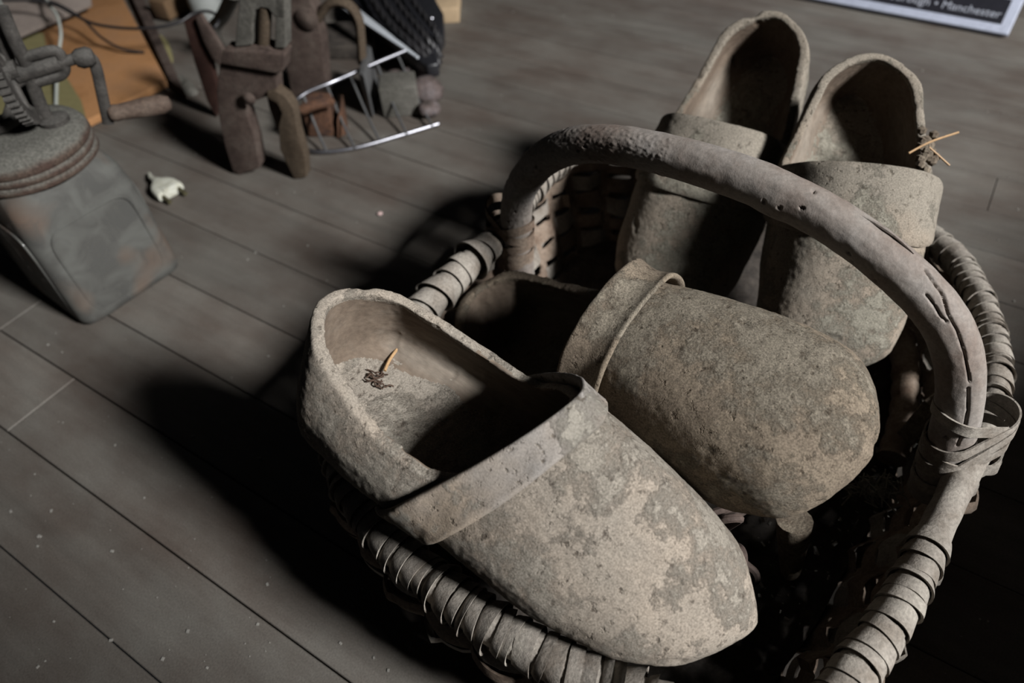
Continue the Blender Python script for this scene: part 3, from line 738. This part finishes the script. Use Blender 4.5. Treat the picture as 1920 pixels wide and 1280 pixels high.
# crank drive: the shaft runs towards +x, slightly away from the camera
SD = Vector((.93, .36, 0)).normalized(); SN = Vector((-SD.y, SD.x, 0))
def jp(px, py, off=0.0):
    """point of the drive's plane (through the middle of the lid) in the jar's own coordinates"""
    return on_plane(px, py, JC, SN) - JC + SN * off
G0 = jp(14, 134)
# gear: wheel in the plane across the shaft
def gear(c, ax, R, teeth, th):
    ax = Vector(ax).normalized(); u = Vector((0, 0, 1)); s_ = ax.cross(u); mb = MB(); n = teeth * 4; o = []
    for side in (-1, 1):
        for i in range(n):
            q = 2 * PI * i / n; r = R + (.0026 if (i % 4) in (1, 2) else -.0012); o.append(c + ax * side * th / 2 + u * math.cos(q) * r + s_ * math.sin(q) * r)
        for i in range(n):
            q = 2 * PI * i / n; r = R * .78; o.append(c + ax * side * th / 2 + u * math.cos(q) * r + s_ * math.sin(q) * r)
    fs = []
    for i in range(n):
        j = (i + 1) % n; fs += [(i, j, n + j, n + i), (2 * n + i, 3 * n + i, 3 * n + j, 2 * n + j), (i, 2 * n + i, 2 * n + j, j), (n + i, n + j, 3 * n + j, 3 * n + i)]
    mb.add(o, fs)
    for k in range(5):
        q = 2 * PI * k / 5 + .3; d = u * math.cos(q) + s_ * math.sin(q); mb.tube([c, c + d * R * .8], .0032, 8)
    mb.tube([c - ax * th * .9, c + ax * th * .9], .008, 16)
    return mb
GZ = max(G0.z, .1795 + .045)
gear(Vector((G0.x, G0.y, GZ)), SD, .043, 46, .009).build('gear_wheel', M['black_iron'], jar, smooth=False)
fm_ = MB()   # frame: arms rising from a bridge over the lid to the bearing
def flat(pts, r, sq=.7, n=5): fm_.tube(crspline(pts, n), r, 12, up=SN, sq=sq)
flat([jp(0, 12), jp(28, 78), jp(46, 112), jp(58, 140), jp(66, 172), jp(84, 214), jp(100, 232)], .0058)
flat([jp(-12, 40, .012), jp(8, 95, .012), jp(20, 150, .012), jp(22, 205, .010), jp(10, 238, .006)], .0050)
flat([jp(-20, 246), jp(8, 238), jp(34, 222), jp(62, 216), jp(84, 222), jp(108, 236)], .0052)
fz = jp(108, 236); fm_.lathe([(.013, -.006), (.013, .002), (.007, .004)], 24, Vector((fz.x, fz.y, .1785)))
flat([jp(58, 140), jp(40, 150), jp(28, 158)], .0048)
fm_.build('drive_frame', M['black_iron'], jar)
yk = MB(); yk.tube(crspline([jp(46, 108), jp(72, 101), jp(98, 95), jp(112, 101), jp(121, 126), jp(115, 140), jp(94, 147), jp(68, 154)], 4), .0048, 12, up=SN, sq=.9)
yk.build('bearing_yoke', M['black_iron'], jar)
sh_ = MB().tube([jp(30, 142), jp(112, 117)], .0068, 14); sh_.tube([jp(108, 119), jp(152, 107)], .0048, 14)
sh_.lathe([(.001, -.009), (.006, -.008), (.0085, -.004), (.0085, .004), (.006, .008), (.001, .009)], 8, jp(158, 108), SD)
sh_.build('crank_shaft', M['black_iron'], jar)
E0 = jp(168, 108); E1 = jp(201, 228)
fm2 = MB(); fm2.tube(crspline([jp(160, 106), jp(172, 110), jp(181, 130), jp(190, 170), jp(199, 212), jp(203, 232)], 5), .0050, 12, up=SN, sq=.5)
fm2.build('crank_arm', M['black_iron'], jar)
H0 = jp(203, 214); H1 = jp(322, 192); hd = (H1 - H0).normalized(); hl = min(.070, (H1 - H0).length)
MB().lathe([(.0045, 0), (.0070, .002), (.0078, .006), (.0072, .010), (.0080, .020), (.0092, hl * .6), (.0088, hl * .85), (.0060, hl * .97), (.001, hl)], 20, H0, hd).build('crank_handle', M['handle_dark'], jar)

# ------------------------------------------------------------------ plug
P0 = at(282, 332, .008); P1 = at(346, 378, .008); px_ = (P1 - P0); px_.z = 0; px_.normalize(); py_ = Vector((-px_.y, px_.x, 0))
plug = empty('electric_plug', Vector((P0.x, P0.y, 0)), 'grubby white two-pin electric plug lying on the floorboards beside the glass jar', 'plug')
mb = MB(); G = []
for (x, w_, h_) in ((.0, .0030, .0030), (.010, .0035, .0035), (.014, .0055, .005), (.020, .0075, .006), (.026, .0135, .0070), (.034, .0165, .0072), (.046, .0172, .0070), (.050, .0165, .0064)):
    G.append([px_ * x + py_ * w_ * math.copysign(abs(math.cos(2 * PI * j / 28)) ** .6, math.cos(2 * PI * j / 28)) + Vector((0, 0, .0075 + h_ * math.copysign(abs(math.sin(2 * PI * j / 28)) ** .6, math.sin(2 * PI * j / 28)))) for j in range(28)])
mb.grid(G, closed_v=True); mb.f += [tuple(range(27, -1, -1)), tuple(range(7 * 28, 8 * 28))]
mb.box(px_ * .046 + Vector((0, 0, .0135)), (.012, .016, .003), Matrix.Rotation(math.atan2(px_.y, px_.x), 3, 'Z'))
mb.build('plug_body', M['white_plastic'], plug, bevel=.0005)
for s_ in (-1, 1):
    MB().tube([px_ * .049 + py_ * s_ * .0105 + Vector((0, 0, .007)), px_ * .064 + py_ * s_ * .0105 + Vector((0, 0, .0055))], .0025, 12).build('plug_pin', M['brass'], plug)
MB().tube(crspline([px_ * .002 + Vector((0, 0, .0075)), px_ * -.006 + py_ * .002 + Vector((0, 0, .006)), px_ * -.014 + py_ * .004 + Vector((0, 0, .004))], 5), .0026, 10).build('cable_stub', M['white_plastic'], plug)

# ------------------------------------------------------------------ iron clamps
def pl_poly(pxs, O, ex, n):
    r = []
    for x, y in pxs:
        p = on_plane(x, y, O, n) - O; r.append((p.dot(ex), p.z))
    return r
def clamp_parts(root, O, ex, pieces):
    n = Vector((ex.y, -ex.x, 0))
    for nm, pxs, th, back, m in pieces:
        poly = pl_poly(pxs, O, ex, n); poly = [(a, max(b, 0.0)) for a, b in poly]
        mb = MB().prism(poly, th, O - n * (back + th / 2), ex, (0, 0, 1))
        world_part(root, mb.build(nm, M[m], bevel=.0012))
FL, FR = at(450, 332), at(560, 337); exk = (FR - FL).normalized()
c1 = empty('iron_screw_clamp', FL, 'rusty iron screw clamp standing on two curved jaws on the floorboards', 'clamp', 'iron clamps standing in a row')
left_leg = [(433, 94), (425, 97), (409, 125), (403, 175), (408, 225), (420, 281), (434, 325), (447, 334), (485, 318), (476, 266), (459, 212), (452, 188), (462, 190), (478, 192), (500, 184), (519, 194), (516, 169), (514, 134), (527, 125), (531, 103), (487, 90)]
right_leg = [(500, 184), (519, 194), (528, 212), (522, 237), (525, 281), (552, 338), (575, 332), (572, 297), (559, 250), (550, 203), (537, 184), (516, 169), (500, 172)]
clamp_parts(c1, FL, exk, [('jaw', left_leg, .020, .004, 'rust'), ('hooked_jaw', right_leg, .016, .0, 'rust_tan'), ('jaw', [(484, 200), (515, 193), (526, 215), (521, 240), (524, 272), (505, 262), (490, 225)], .008, .024, 'rust'),
    ('collar', [(420, 92), (535, 100), (532, 132), (520, 136), (415, 118)], .022, -.002, 'rust'),
    ('yoke', [(437, 92), (444, 19), (450, -40), (470, -60), (470, 88)], .018, .004, 'iron_grey'), ('yoke', [(512, 94), (514, 41), (508, -60), (531, -60), (533, 94)], .018, .004, 'iron_grey'),
    ('yoke', [(444, 19), (450, -10), (470, -20), (512, -20), (531, -10), (531, 40), (512, 36), (500, 20), (487, 17), (474, 24), (470, 50), (446, 50)], .0175, .004, 'iron_grey')])
nk = Vector((exk.y, -exk.x, 0))
world_part(c1, MB().tube([on_plane(486, 95, FL, nk) + nk * -.012, on_plane(489, 20, FL, nk) + nk * -.012], lambda i, a: .0068, 16).build('screw', M['rust_tan']))
world_part(c1, MB().lathe([(.001, 0), (.006, .001), (.008, .004), (.004, .007), (.001, .008)], 14, on_plane(468, 182, FL, nk) + nk * -.001, nk).build('rivet', M['rust']))
F2 = at(560, 186); c2 = empty('iron_screw_clamp', F2, 'rusty iron clamp with a curved hook, standing second in the row behind the wire rack', 'clamp', 'iron clamps standing in a row')
clamp_parts(c2, F2, exk, [('jaw', [(531, -40), (575, -40), (580, 0), (594, 31), (603, 78), (609, 144), (612, 172), (581, 186), (551, 188), (547, 178), (537, 125), (531, 56)], .026, 0, 'rust')])
hk = [on_plane(x, y, F2, nk) - nk * .008 for x, y in [(572, 50), (588, 44), (600, 28), (612, 14), (630, 8), (652, 16), (668, 40), (673, 75), (676, 122)]]
world_part(c2, MB().tube(crspline(hk, 6), .0085, 12, sq=.7).build('hook', M['rust_tan']))
world_part(c2, MB().lathe([(.001, 0), (.012, .001), (.015, .005), (.006, .009), (.001, .010)], 16, on_plane(578, 32, F2, nk) + nk * -.001, nk).build('rivet', M['rust']))
F3 = at(398, 225); c3 = empty('iron_screw_clamp', F3, 'dark red rusty iron clamp half hidden behind the front clamp, left of it', 'clamp', 'iron clamps standing in a row')
clamp_parts(c3, F3, exk, [('jaw', [(340, 45), (366, 34), (372, 60), (392, 120), (405, 175), (402, 225), (385, 195), (360, 120)], .010, .006, 'rust_red'), ('spine', [(366, 34), (376, 28), (398, 62), (420, 95), (412, 125), (398, 110), (380, 75)], .007, 0, 'rust'), ])
c4 = at(470, 110)
tag(MB().tube(crspline([at(418, 110, 0), at(400, 60, .04), at(418, 30, .07), at(438, -10, .12)], 8), .011, 12, sq=.6).build('bent_iron_bar', M['iron_grey']), 'olive grey bent iron bar standing behind the front clamp', 'iron bar')
tag(MB().lathe([(.022, 0), (.026, .004), (.027, .05), (.024, .06), (.001, .061)], 28, at(398, 40, 0)).build('enamel_pot', plain('grey_enamel', (.20, .21, .20), rough=.5)), 'pale grey pot standing at the top edge behind the red clamp', 'pot')

# ------------------------------------------------------------------ wire rack
wr = empty('wire_rack', at(680, 262), 'chrome wire rack lying tilted on the floor beside the iron clamps', 'rack')
up_ = [at(546, 205, .030), at(556, 188, .042), at(578, 172, .048), at(620, 155, .052), at(655, 140, .052), at(700, 120, .052), at(760, 95, .052)]
lo2 = [at(556, 262, .008), at(566, 276, .006), at(590, 284, .005), at(630, 283, .004), at(680, 274, .004), at(750, 254, .004), at(822, 232, .004)]
world_part(wr, MB().tube(crspline(up_, 8), .0026, 10).build('rail', M['chrome']))
world_part(wr, MB().tube(crspline(lo2, 8), .0026, 10).build('rail', M['chrome']))
world_part(wr, MB().tube(crspline([up_[0], at(540, 235, .018), lo2[0]], 6), .0026, 10).build('rail', M['chrome']))
for a, b in (((569, 180), (612, 283)), ((612, 159), (665, 277)), ((656, 140), (712, 264)), ((706, 118), (762, 250)), ((745, 102), (810, 235))):
    p, q = at(*a, .050), at(*b, .006); mid = p.lerp(q, .55) + Vector((0, 0, -.006))
    world_part(wr, MB().tube(crspline([p, mid, q], 6), .0017, 8).build('cross_wire', M['wire']))

# rusty bits behind the rack
def block(nm, pxs, z0, z1, m, lb, cat, bevel=.002, jit=0.0, seed=0):
    mb = MB(); k = len(pxs); rd = random.Random(seed)
    vs = [at(x, y, z0) for x, y in pxs]; top = [Vector((v.x, v.y, z1)) + Vector((rd.uniform(-jit, jit), rd.uniform(-jit, jit), rd.uniform(-jit, jit))) for v in vs]
    mb.add(vs + top, [tuple(range(k - 1, -1, -1)), tuple(range(k, 2 * k))] + [(i, (i + 1) % k, k + (i + 1) % k, k + i) for i in range(k)])
    return tag(mb.build(nm, M[m], bevel=bevel), lb, cat)
rb = empty('rusty_tin', at(600, 262), 'small rusty orange tin standing upright behind the wire rack', 'tin')
t1 = block('tin_body', [(580, 258), (628, 256), (636, 232), (592, 229)], 0, .045, 'rust_orange', '', ''); del_ = [t1.pop(k) for k in ('label', 'category') if k in t1]; world_part(rb, t1)
world_part(rb, MB().tube([at(565, 207, .052), at(590, 197, .056), at(625, 189, .054)], .006, 8).build('tin_handle', M['rust_orange']))
block('rusty_bracket', [(632, 262), (655, 250), (650, 215), (640, 210)], 0, .03, 'rust_orange', 'orange rusty angle bracket lying right of the small tin', 'bracket', jit=.006, seed=2)
r2 = block('square_canister', [(720, 222), (790, 216), (786, 186), (722, 190)], 0, .042, 'iron_grey', 'grey rusty square canister seen through the wires of the rack', 'canister')
block('iron_bar', [(690, 215), (700, 222), (712, 165), (702, 160)], 0, .06, 'wire', 'short upright iron bar left of the grey canister', 'bar', bevel=.001)
for i, (px, py, r, lb) in enumerate([(800, 170, .022, 'largest mauve grey rusty stone right of the canister'), (805, 205, .014, 'small rusty stone in front of the larger one, right of the rack'), (775, 140, .018, 'rusty stone on the canister side under the black cords'), (740, 150, .014, 'knobbly rusty lump lying behind the canister'), (690, 165, .013, 'rounded tan stone behind the iron bar')]):
    mb = MB(); bm = bmesh.new(); bmesh.ops.create_icosphere(bm, subdivisions=4, radius=r)
    for v in bm.verts: v.co *= 1 + .25 * nz(v.co, 40 / (r / .02), i) + .08 * nz(v.co, 150, i); v.co.z *= .75
    zmin = min(v.co.z for v in bm.verts)
    c = at(px, py, r * .7); mb.add([Vector((c.x, c.y, -zmin)) + v.co for v in bm.verts], [[v.index for v in f.verts] for f in bm.faces]); bm.free()
    tag(mb.build('rusty_stone', M['stone'] if i != 4 else M['rust_tan'], angle=80), lb, 'stone', 'stones and lumps behind the rack')

block('shade_slab', [(612, 112), (705, 112), (700, 60), (612, 66)], 0, .020, 'dark', 'black slab standing in for the shadow behind the iron hook', 'box')  # dark slab added where only the black case's shadow falls
# ------------------------------------------------------------------ black case with cords and chrome strip
bc = empty('black_case', at(770, 100), 'glossy black plastic case with a chrome strip and braided cords, at the top edge', 'case')
poly = [(655, -60), (660, 0), (700, 45), (760, 95), (800, 122), (822, 118), (818, 90), (832, 62), (831, 22), (818, 0), (800, -60)]
vs = [at(x, y, .045) for x, y in poly]; bt = [Vector((v.x, v.y, .025)) for v in vs]; k = len(vs)
world_part(bc, MB().add(bt + vs, [tuple(range(k - 1, -1, -1)), tuple(range(k, 2 * k))] + [(i, (i + 1) % k, k + (i + 1) % k, k + i) for i in range(k)]).build('case_body', M['black_plastic'], bevel=.004))
A0, A1 = at(600, -30, .060), at(785, 108, .050); dv = (A1 - A0); Lc = dv.length
world_part(bc, MB().prism([(0, -.012), (Lc * .4, -.012), (Lc, -.003), (Lc, .001), (Lc * .6, .004), (0, .008)], .003, A0, dv, Vector((0, 0, 1)).cross(dv)).build('chrome_strip', M['chrome_reflect'], bevel=.0008))
def braid(pts, r, name, m, parent):
    P = crspline(pts, 12); mb = MB()
    for s_ in range(3):
        Q = []
        for i, p in enumerate(P):
            T = (P[min(i + 1, len(P) - 1)] - P[max(i - 1, 0)]).normalized(); a = Vector((0, 0, 1)); a = (a - T * a.dot(T)).normalized(); b = T.cross(a); q = i * .75 + s_ * 2.094
            Q.append(p + (a * math.cos(q) + b * math.sin(q)) * r * .55)
        mb.tube(Q, r * .62, 7)
    world_part(parent, mb.build(name, M[m]))
for q, (o1, o2) in enumerate([((0, 0), (0, 0)), ((16, -6), (8, -8)), ((34, -14), (12, -20)), ((60, -20), (6, -34))]):
    braid([at(680 + o1[0], -30 + o1[1], .058), at(720 + o1[0], 30 + o1[1], .060), at(770 + o1[0] * .8, 80 + o1[1], .056), at(822 + o2[0] * .4, 128 + o2[1], .030)], .0042, 'braided_cord', 'black_cord', bc)
world_part(bc, MB().lathe([(.001, 0), (.004, .0005), (.003, .002), (.001, .0025)], 12, at(809, 34, .046)).build('stud', M['chrome']))
tag(MB().box(at(838, 15, .012) + Vector((0, .01, 0)), (.042, .080, .024), Matrix.Rotation(-.05, 3, 'Z')).build('wooden_offcut', M['cream'], bevel=.0015), 'pale cream wooden offcut on the floor behind the black case', 'offcut')

# ------------------------------------------------------------------ cardboard, board, papers, cables
cx = at(312, 150, .012); cy = at(150, 232, .012); e1 = (cy - cx).normalized(); e2 = (at(232, 0, .012) - cx).normalized()
mb = MB(); c4_ = [cx, cy + e1 * .10, cy + e1 * .10 + e2 * .42, cx + e2 * .42]
mb.add([Vector((v.x, v.y, .001)) for v in c4_] + [Vector((v.x, v.y, .012)) for v in c4_], [(3, 2, 1, 0), (4, 5, 6, 7), (0, 1, 5, 4), (1, 2, 6, 5), (2, 3, 7, 6), (3, 0, 4, 7)])
tag(mb.build('cardboard_sheet', M['card_orange'], bevel=.0015), 'orange brown cardboard slab lying on the floor behind the churn jar', 'cardboard')
pv = [at(x, y, .0135) for x, y in [(152, 188), (165, 235), (-40, 235), (-40, 90), (30, 62), (82, 62), (88, 95), (128, 150)]]
tag(MB().add([v + Vector((0, 0, -.0008)) for v in pv] + pv, [tuple(range(7, -1, -1)), tuple(range(8, 16))] + [(i, (i + 1) % 8, 8 + (i + 1) % 8, 8 + i) for i in range(8)]).build('paper_sheet', M['card_green'], smooth=False), 'dull olive yellow paper lying on the orange cardboard', 'paper')
gv = [at(x, y, z) for x, y, z in [(28, 68, .030), (170, 6, .030), (160, -90, .09), (-80, -90, .09), (-80, 105, .03)]]
tag(MB().add([v + Vector((0, 0, -.006)) for v in gv] + gv, [tuple(range(4, -1, -1)), tuple(range(5, 10))] + [(i, (i + 1) % 5, 5 + (i + 1) % 5, 5 + i) for i in range(5)]).build('grey_board', M['card_grey'], bevel=.001), 'grey brown board leaning above the cardboard in the top left corner', 'board')
def cable(pts, r, m, lb, seg=8):
    return tag(MB().tube(crspline([at(*p) for p in pts], seg), r, 10).build('cable', M[m]), lb, 'cable')
cable([(78, -20, .06), (92, 8, .06), (106, 28, .056), (114, 60, .048), (111, 95, .036), (107, 140, .026), (105, 200, .017)], .0024, 'white_cord', 'white cable curving down behind the crank yoke of the churn')
cable([(-8, -10, .08), (4, 12, .075), (14, 36, .07), (19, 62, .06), (20, 100, .04)], .0020, 'white_cord', 'short white cable in the top left corner')
cable([(-30, 2, .075), (60, 1, .07), (105, 10, .065), (140, 28, .06), (178, 45, .06), (235, 53, .06), (290, 52, .062), (335, 42, .065), (362, 26, .07), (388, 21, .072), (408, 30, .07), (408, 44, .066), (398, 54, .06), (385, 62, .04)], .0023, 'black_cord', 'thin black cable looping over the orange cardboard towards the clamps')
cable([(60, -4, .055), (100, 4, .05), (135, 22, .047), (158, 38, .04), (190, 70, .03), (230, 92, .02), (270, 98, .0145)], .0020, 'black_cord', 'black cable running just under the long one behind the white cable')
bl = [at(x, y, .014) for x, y in [(240, -20), (262, -20), (345, 170), (318, 150)]]
tag(MB().add([Vector((v.x, v.y, .001)) for v in bl] + bl, [(3, 2, 1, 0), (4, 5, 6, 7), (0, 1, 5, 4), (1, 2, 6, 5), (2, 3, 7, 6), (3, 0, 4, 7)]).build('wooden_batten', M['rust'], bevel=.001), 'dark wooden batten lying along the right edge of the orange cardboard', 'batten')
tag(MB().box(at(318, 8, .02), (.035, .05, .03), Matrix.Rotation(-.5, 3, 'Z')).build('tan_box', M['card_edge'], bevel=.002), 'small tan box at the top edge right of the cardboard', 'box')

def rag(nm, pts, z, m, lb, cat, seed):
    C0 = Vector((0, 0, 0)); P = [at(x, y, 0) for x, y in pts]; P = crspline(P, 6, closed=True)
    for p in P: C0 += p / len(P)
    G = []
    for i in range(12):
        r = i / 11; G.append([C0.lerp(p, r) + Vector((0, 0, .001 + z * (1 - r ** 4) * (.75 + .5 * nz(C0.lerp(p, r), 60, seed)))) for p in P])
    mb = MB(); mb.grid(G, closed_v=True); return tag(mb.build(nm, M[m], angle=80), lb, cat)
rag('crumpled_rag', [(285, 60), (312, 75), (325, 110), (318, 125), (300, 118), (290, 85)], .012, 'card_green', 'olive crumpled rag on the floor between the cardboard and the red clamp', 'rag', 3)
rag('crumpled_rag', [(322, 140), (352, 150), (372, 172), (360, 182), (335, 170)], .010, 'iron_grey', 'grey crumpled rag on the floor beside the tip of the crank handle', 'rag', 5)

# ------------------------------------------------------------------ sign
SC = at(1890, 67, .004); sx = (at(1530, 0, .004) - SC).normalized(); sx.z = 0; sy = Vector((-sx.y, sx.x, 0)); sy = -sy if sy.y < 0 else sy
sign = empty('printed_sign', Vector((SC.x, SC.y, 0)), 'white edged black sign with white lettering lying on the floor at the top right', 'sign')
SW, SH_ = .62, .30
LEAN = math.radians(38)
su = sy * math.cos(LEAN) + Vector((0, 0, math.sin(LEAN))); sn = su.cross(sx); sn = sn if sn.z > 0 else -sn
def sq(x, y, z): return sx * x + su * y + sn * z + Vector((0, 0, .001))
def slab(x0, y0, x1, y1, z0, z1):
    v = [sq(x0, y0, z0), sq(x1, y0, z0), sq(x1, y1, z0), sq(x0, y1, z0), sq(x0, y0, z1), sq(x1, y0, z1), sq(x1, y1, z1), sq(x0, y1, z1)]
    return MB().add(v, [(3, 2, 1, 0), (4, 5, 6, 7), (0, 1, 5, 4), (1, 2, 6, 5), (2, 3, 7, 6), (3, 0, 4, 7)])
slab(0, 0, SW, SH_, .0, .008).build('sign_board', M['sign_white'], sign, bevel=.002)
_a = sq(SW * .5, SH_ * .9, 0); _b = Vector((_a.x, _a.y, .003)) + sy * .10
MB().tube([_a, _b], .004, 10).build('prop_leg', M['wire'], sign)
slab(.014, .0125, SW - .02, .050, .008, .0084).build('black_panel', M['sign_black'], sign, smooth=False)
tx = bpy.data.curves.new('t', 'FONT'); tx.body = 'borough \u2022 Manchester'; tx.size = .0165; tx.align_x = 'RIGHT'; tx.extrude = .0001; tx.resolution_u = 4
to = bpy.data.objects.new('t', tx); COL.objects.link(to)
dg = bpy.context.evaluated_depsgraph_get(); dg.update(); me = bpy.data.meshes.new_from_object(to.evaluated_get(dg)); bpy.data.objects.remove(to)
lt = bpy.data.objects.new('lettering', me); COL.objects.link(lt); me.materials.clear(); me.materials.append(M['sign_text']); lt.parent = sign
rx_ = -sx; lt.matrix_local = Matrix(((rx_.x, su.x, sn.x, 0), (rx_.y, su.y, sn.y, 0), (rx_.z, su.z, sn.z, 0), (0, 0, 0, 1))); lt.location = sq(.019, .0205, .0087)

# ------------------------------------------------------------------ unseen crate and cabinet shapes, added out of view to shade the floor
def planked(name, O, ex, ey, lx, ly, h, n, lb, cat):
    root = empty(name, O, lb, cat); O = Vector((0, 0, 0)); ex = Vector(ex).normalized(); ey = Vector(ey).normalized()
    for nm, (a, d_, l_) in {'side_panel': (O, ex, lx), 'side_panel.a': (O + ey * ly, ex, lx), 'end_panel': (O, ey, ly), 'end_panel.a': (O + ex * lx, ey, ly)}.items():
        mb = MB(); ph = h / n; w_ = d_.cross(Vector((0, 0, 1)))
        for i in range(n):
            z0, z1 = i * ph + .001, (i + 1) * ph - .001; t_ = .006
            v = [a + d_ * x + w_ * y + Vector((0, 0, z)) for z in (z0, z1) for x, y in ((0, -t_), (l_, -t_), (l_, t_), (0, t_))]
            mb.add(v, [(3, 2, 1, 0), (4, 5, 6, 7), (0, 1, 5, 4), (1, 2, 6, 5), (2, 3, 7, 6), (3, 0, 4, 7)])
        mb.build(nm.split('.')[0], M['core'], root, bevel=.0008)
    v = [O + ex * x + ey * y + Vector((0, 0, z)) for z in (h - .002, h + .008) for x, y in ((0, 0), (lx, 0), (lx, ly), (0, ly))]
    MB().add(v, [(3, 2, 1, 0), (4, 5, 6, 7), (0, 1, 5, 4), (1, 2, 6, 5), (2, 3, 7, 6), (3, 0, 4, 7)]).build('lid_board', M['core'], root, bevel=.001)
e_ = Vector((.8, .6, 0)); f_ = Vector((.6, -.8, 0))
planked('shade_blocker_low', Vector((.831, .178, 0)) - e_ * .42, e_, f_, 1.1, .40, .392, 3, 'low crate-shaped blocker added out of view past the right edge to shade the floor', 'shade blocker')
planked('shade_blocker_tall', (.19, -.75, 0), (1, 0, 0), (0, 1, 0), .435, .40, 1.10, 5, 'tall cabinet-shaped blocker added out of view behind the camera to shade the floor, nearer than the low crate', 'cabinet')

# ------------------------------------------------------------------ crumbs on the floor, a pink chip
rd = random.Random(77)
mb = MB()
for i in range(360):
    px, py = rd.uniform(0, 1920), rd.uniform(0, 1280); p = at(px, py, .0004)
    s_ = rd.choice([.0005, .0005, .0007, .0007, .001, .0014])
    mb.box(p, (s_ * rd.uniform(.8, 1.6), s_ * rd.uniform(.8, 1.3), s_ * .6), Matrix.Rotation(rd.random() * 3, 3, 'Z'))
for x, y in ((20, 958), (72, 1005), (305, 1235), (352, 1183), (210, 1033), (75, 1005), (96, 957), (208, 1200)):
    p = at(x, y, .0005); mb.box(p, (.0024, .0018, .0008), Matrix.Rotation(rd.random() * 3, 3, 'Z'))
tag(mb.build('floor_crumbs', M['chip'], smooth=False), 'pale dust crumbs scattered over the dark floorboards', 'crumbs', kind='stuff')
tag(MB().lathe([(.001, 0), (.003, .0008), (.0032, .002), (.001, .003)], 10, at(713, 402, 0)).build('pink_chip', M['pink']), 'tiny pale pink chip on the floor above the basket rim, left of the handle', 'chip')
# twig and roots inside the front clog
def insole(px, py, off=.001):
    ax, up, sc, sh = CLOGS[0][3], CLOGS[0][4], CLOGS[0][5], CLOGS[0][6]; R3 = rotmat(ax, up).to_matrix(); n = R3 @ Vector((0, 0, 1)); O = Vector(CLOGS[0][2]) + n * (.0205 * sc[2])
    return on_plane(px, py, O, n) + n * off
tag(MB().tube(crspline([insole(752, 660, .008), insole(740, 672, .007), insole(728, 688, .006), insole(720, 705, .005)], 6), lambda i, a: .0010, 7).build('twig', M['straw']), 'small orange brown twig lying on the insole of the front clog', 'twig')
mb = MB()
for i in range(9):
    x, y = 690 + rd.gauss(0, 14), 712 + rd.gauss(0, 8); P = [insole(x, y, .002)]
    for k in range(4): x += rd.uniform(-4, 12); y += rd.uniform(-6, 9); P.append(insole(x, y, .0015 + rd.random() * .002))
    mb.tube(crspline(P, 4), .0005, 5)
tag(mb.build('root_tuft', M['root']), 'dark tuft of fine roots on the insole of the front clog', 'roots')
# ------------------------------------------------------------------ pieces of parts
def under(part, *kids):
    for c in kids:
        c.parent = part; c.matrix_parent_inverse = Matrix.Identity(4)
def kids(root, nm): return [c for c in root.children if c.name.split('.')[0] == nm]
h_ = kids(basket, 'handle')[0]; under(h_, *kids(basket, 'splinter'), *kids(basket, 'handle_lashing'))
under(kids(jar, 'drive_frame')[0], *kids(jar, 'bearing_yoke'))
under(kids(jar, 'crank_arm')[0], *kids(jar, 'crank_handle'))
pb = kids(plug, 'plug_body')[0]; under(pb, *kids(plug, 'plug_pin'), *kids(plug, 'cable_stub'))
bp_ = kids(sign, 'black_panel')[0]; l_ = kids(sign, 'lettering')[0]; l_.parent = bp_
for c_ in (c1, c2):
    under(kids(c_, 'jaw')[0], *kids(c_, 'rivet'))
#END
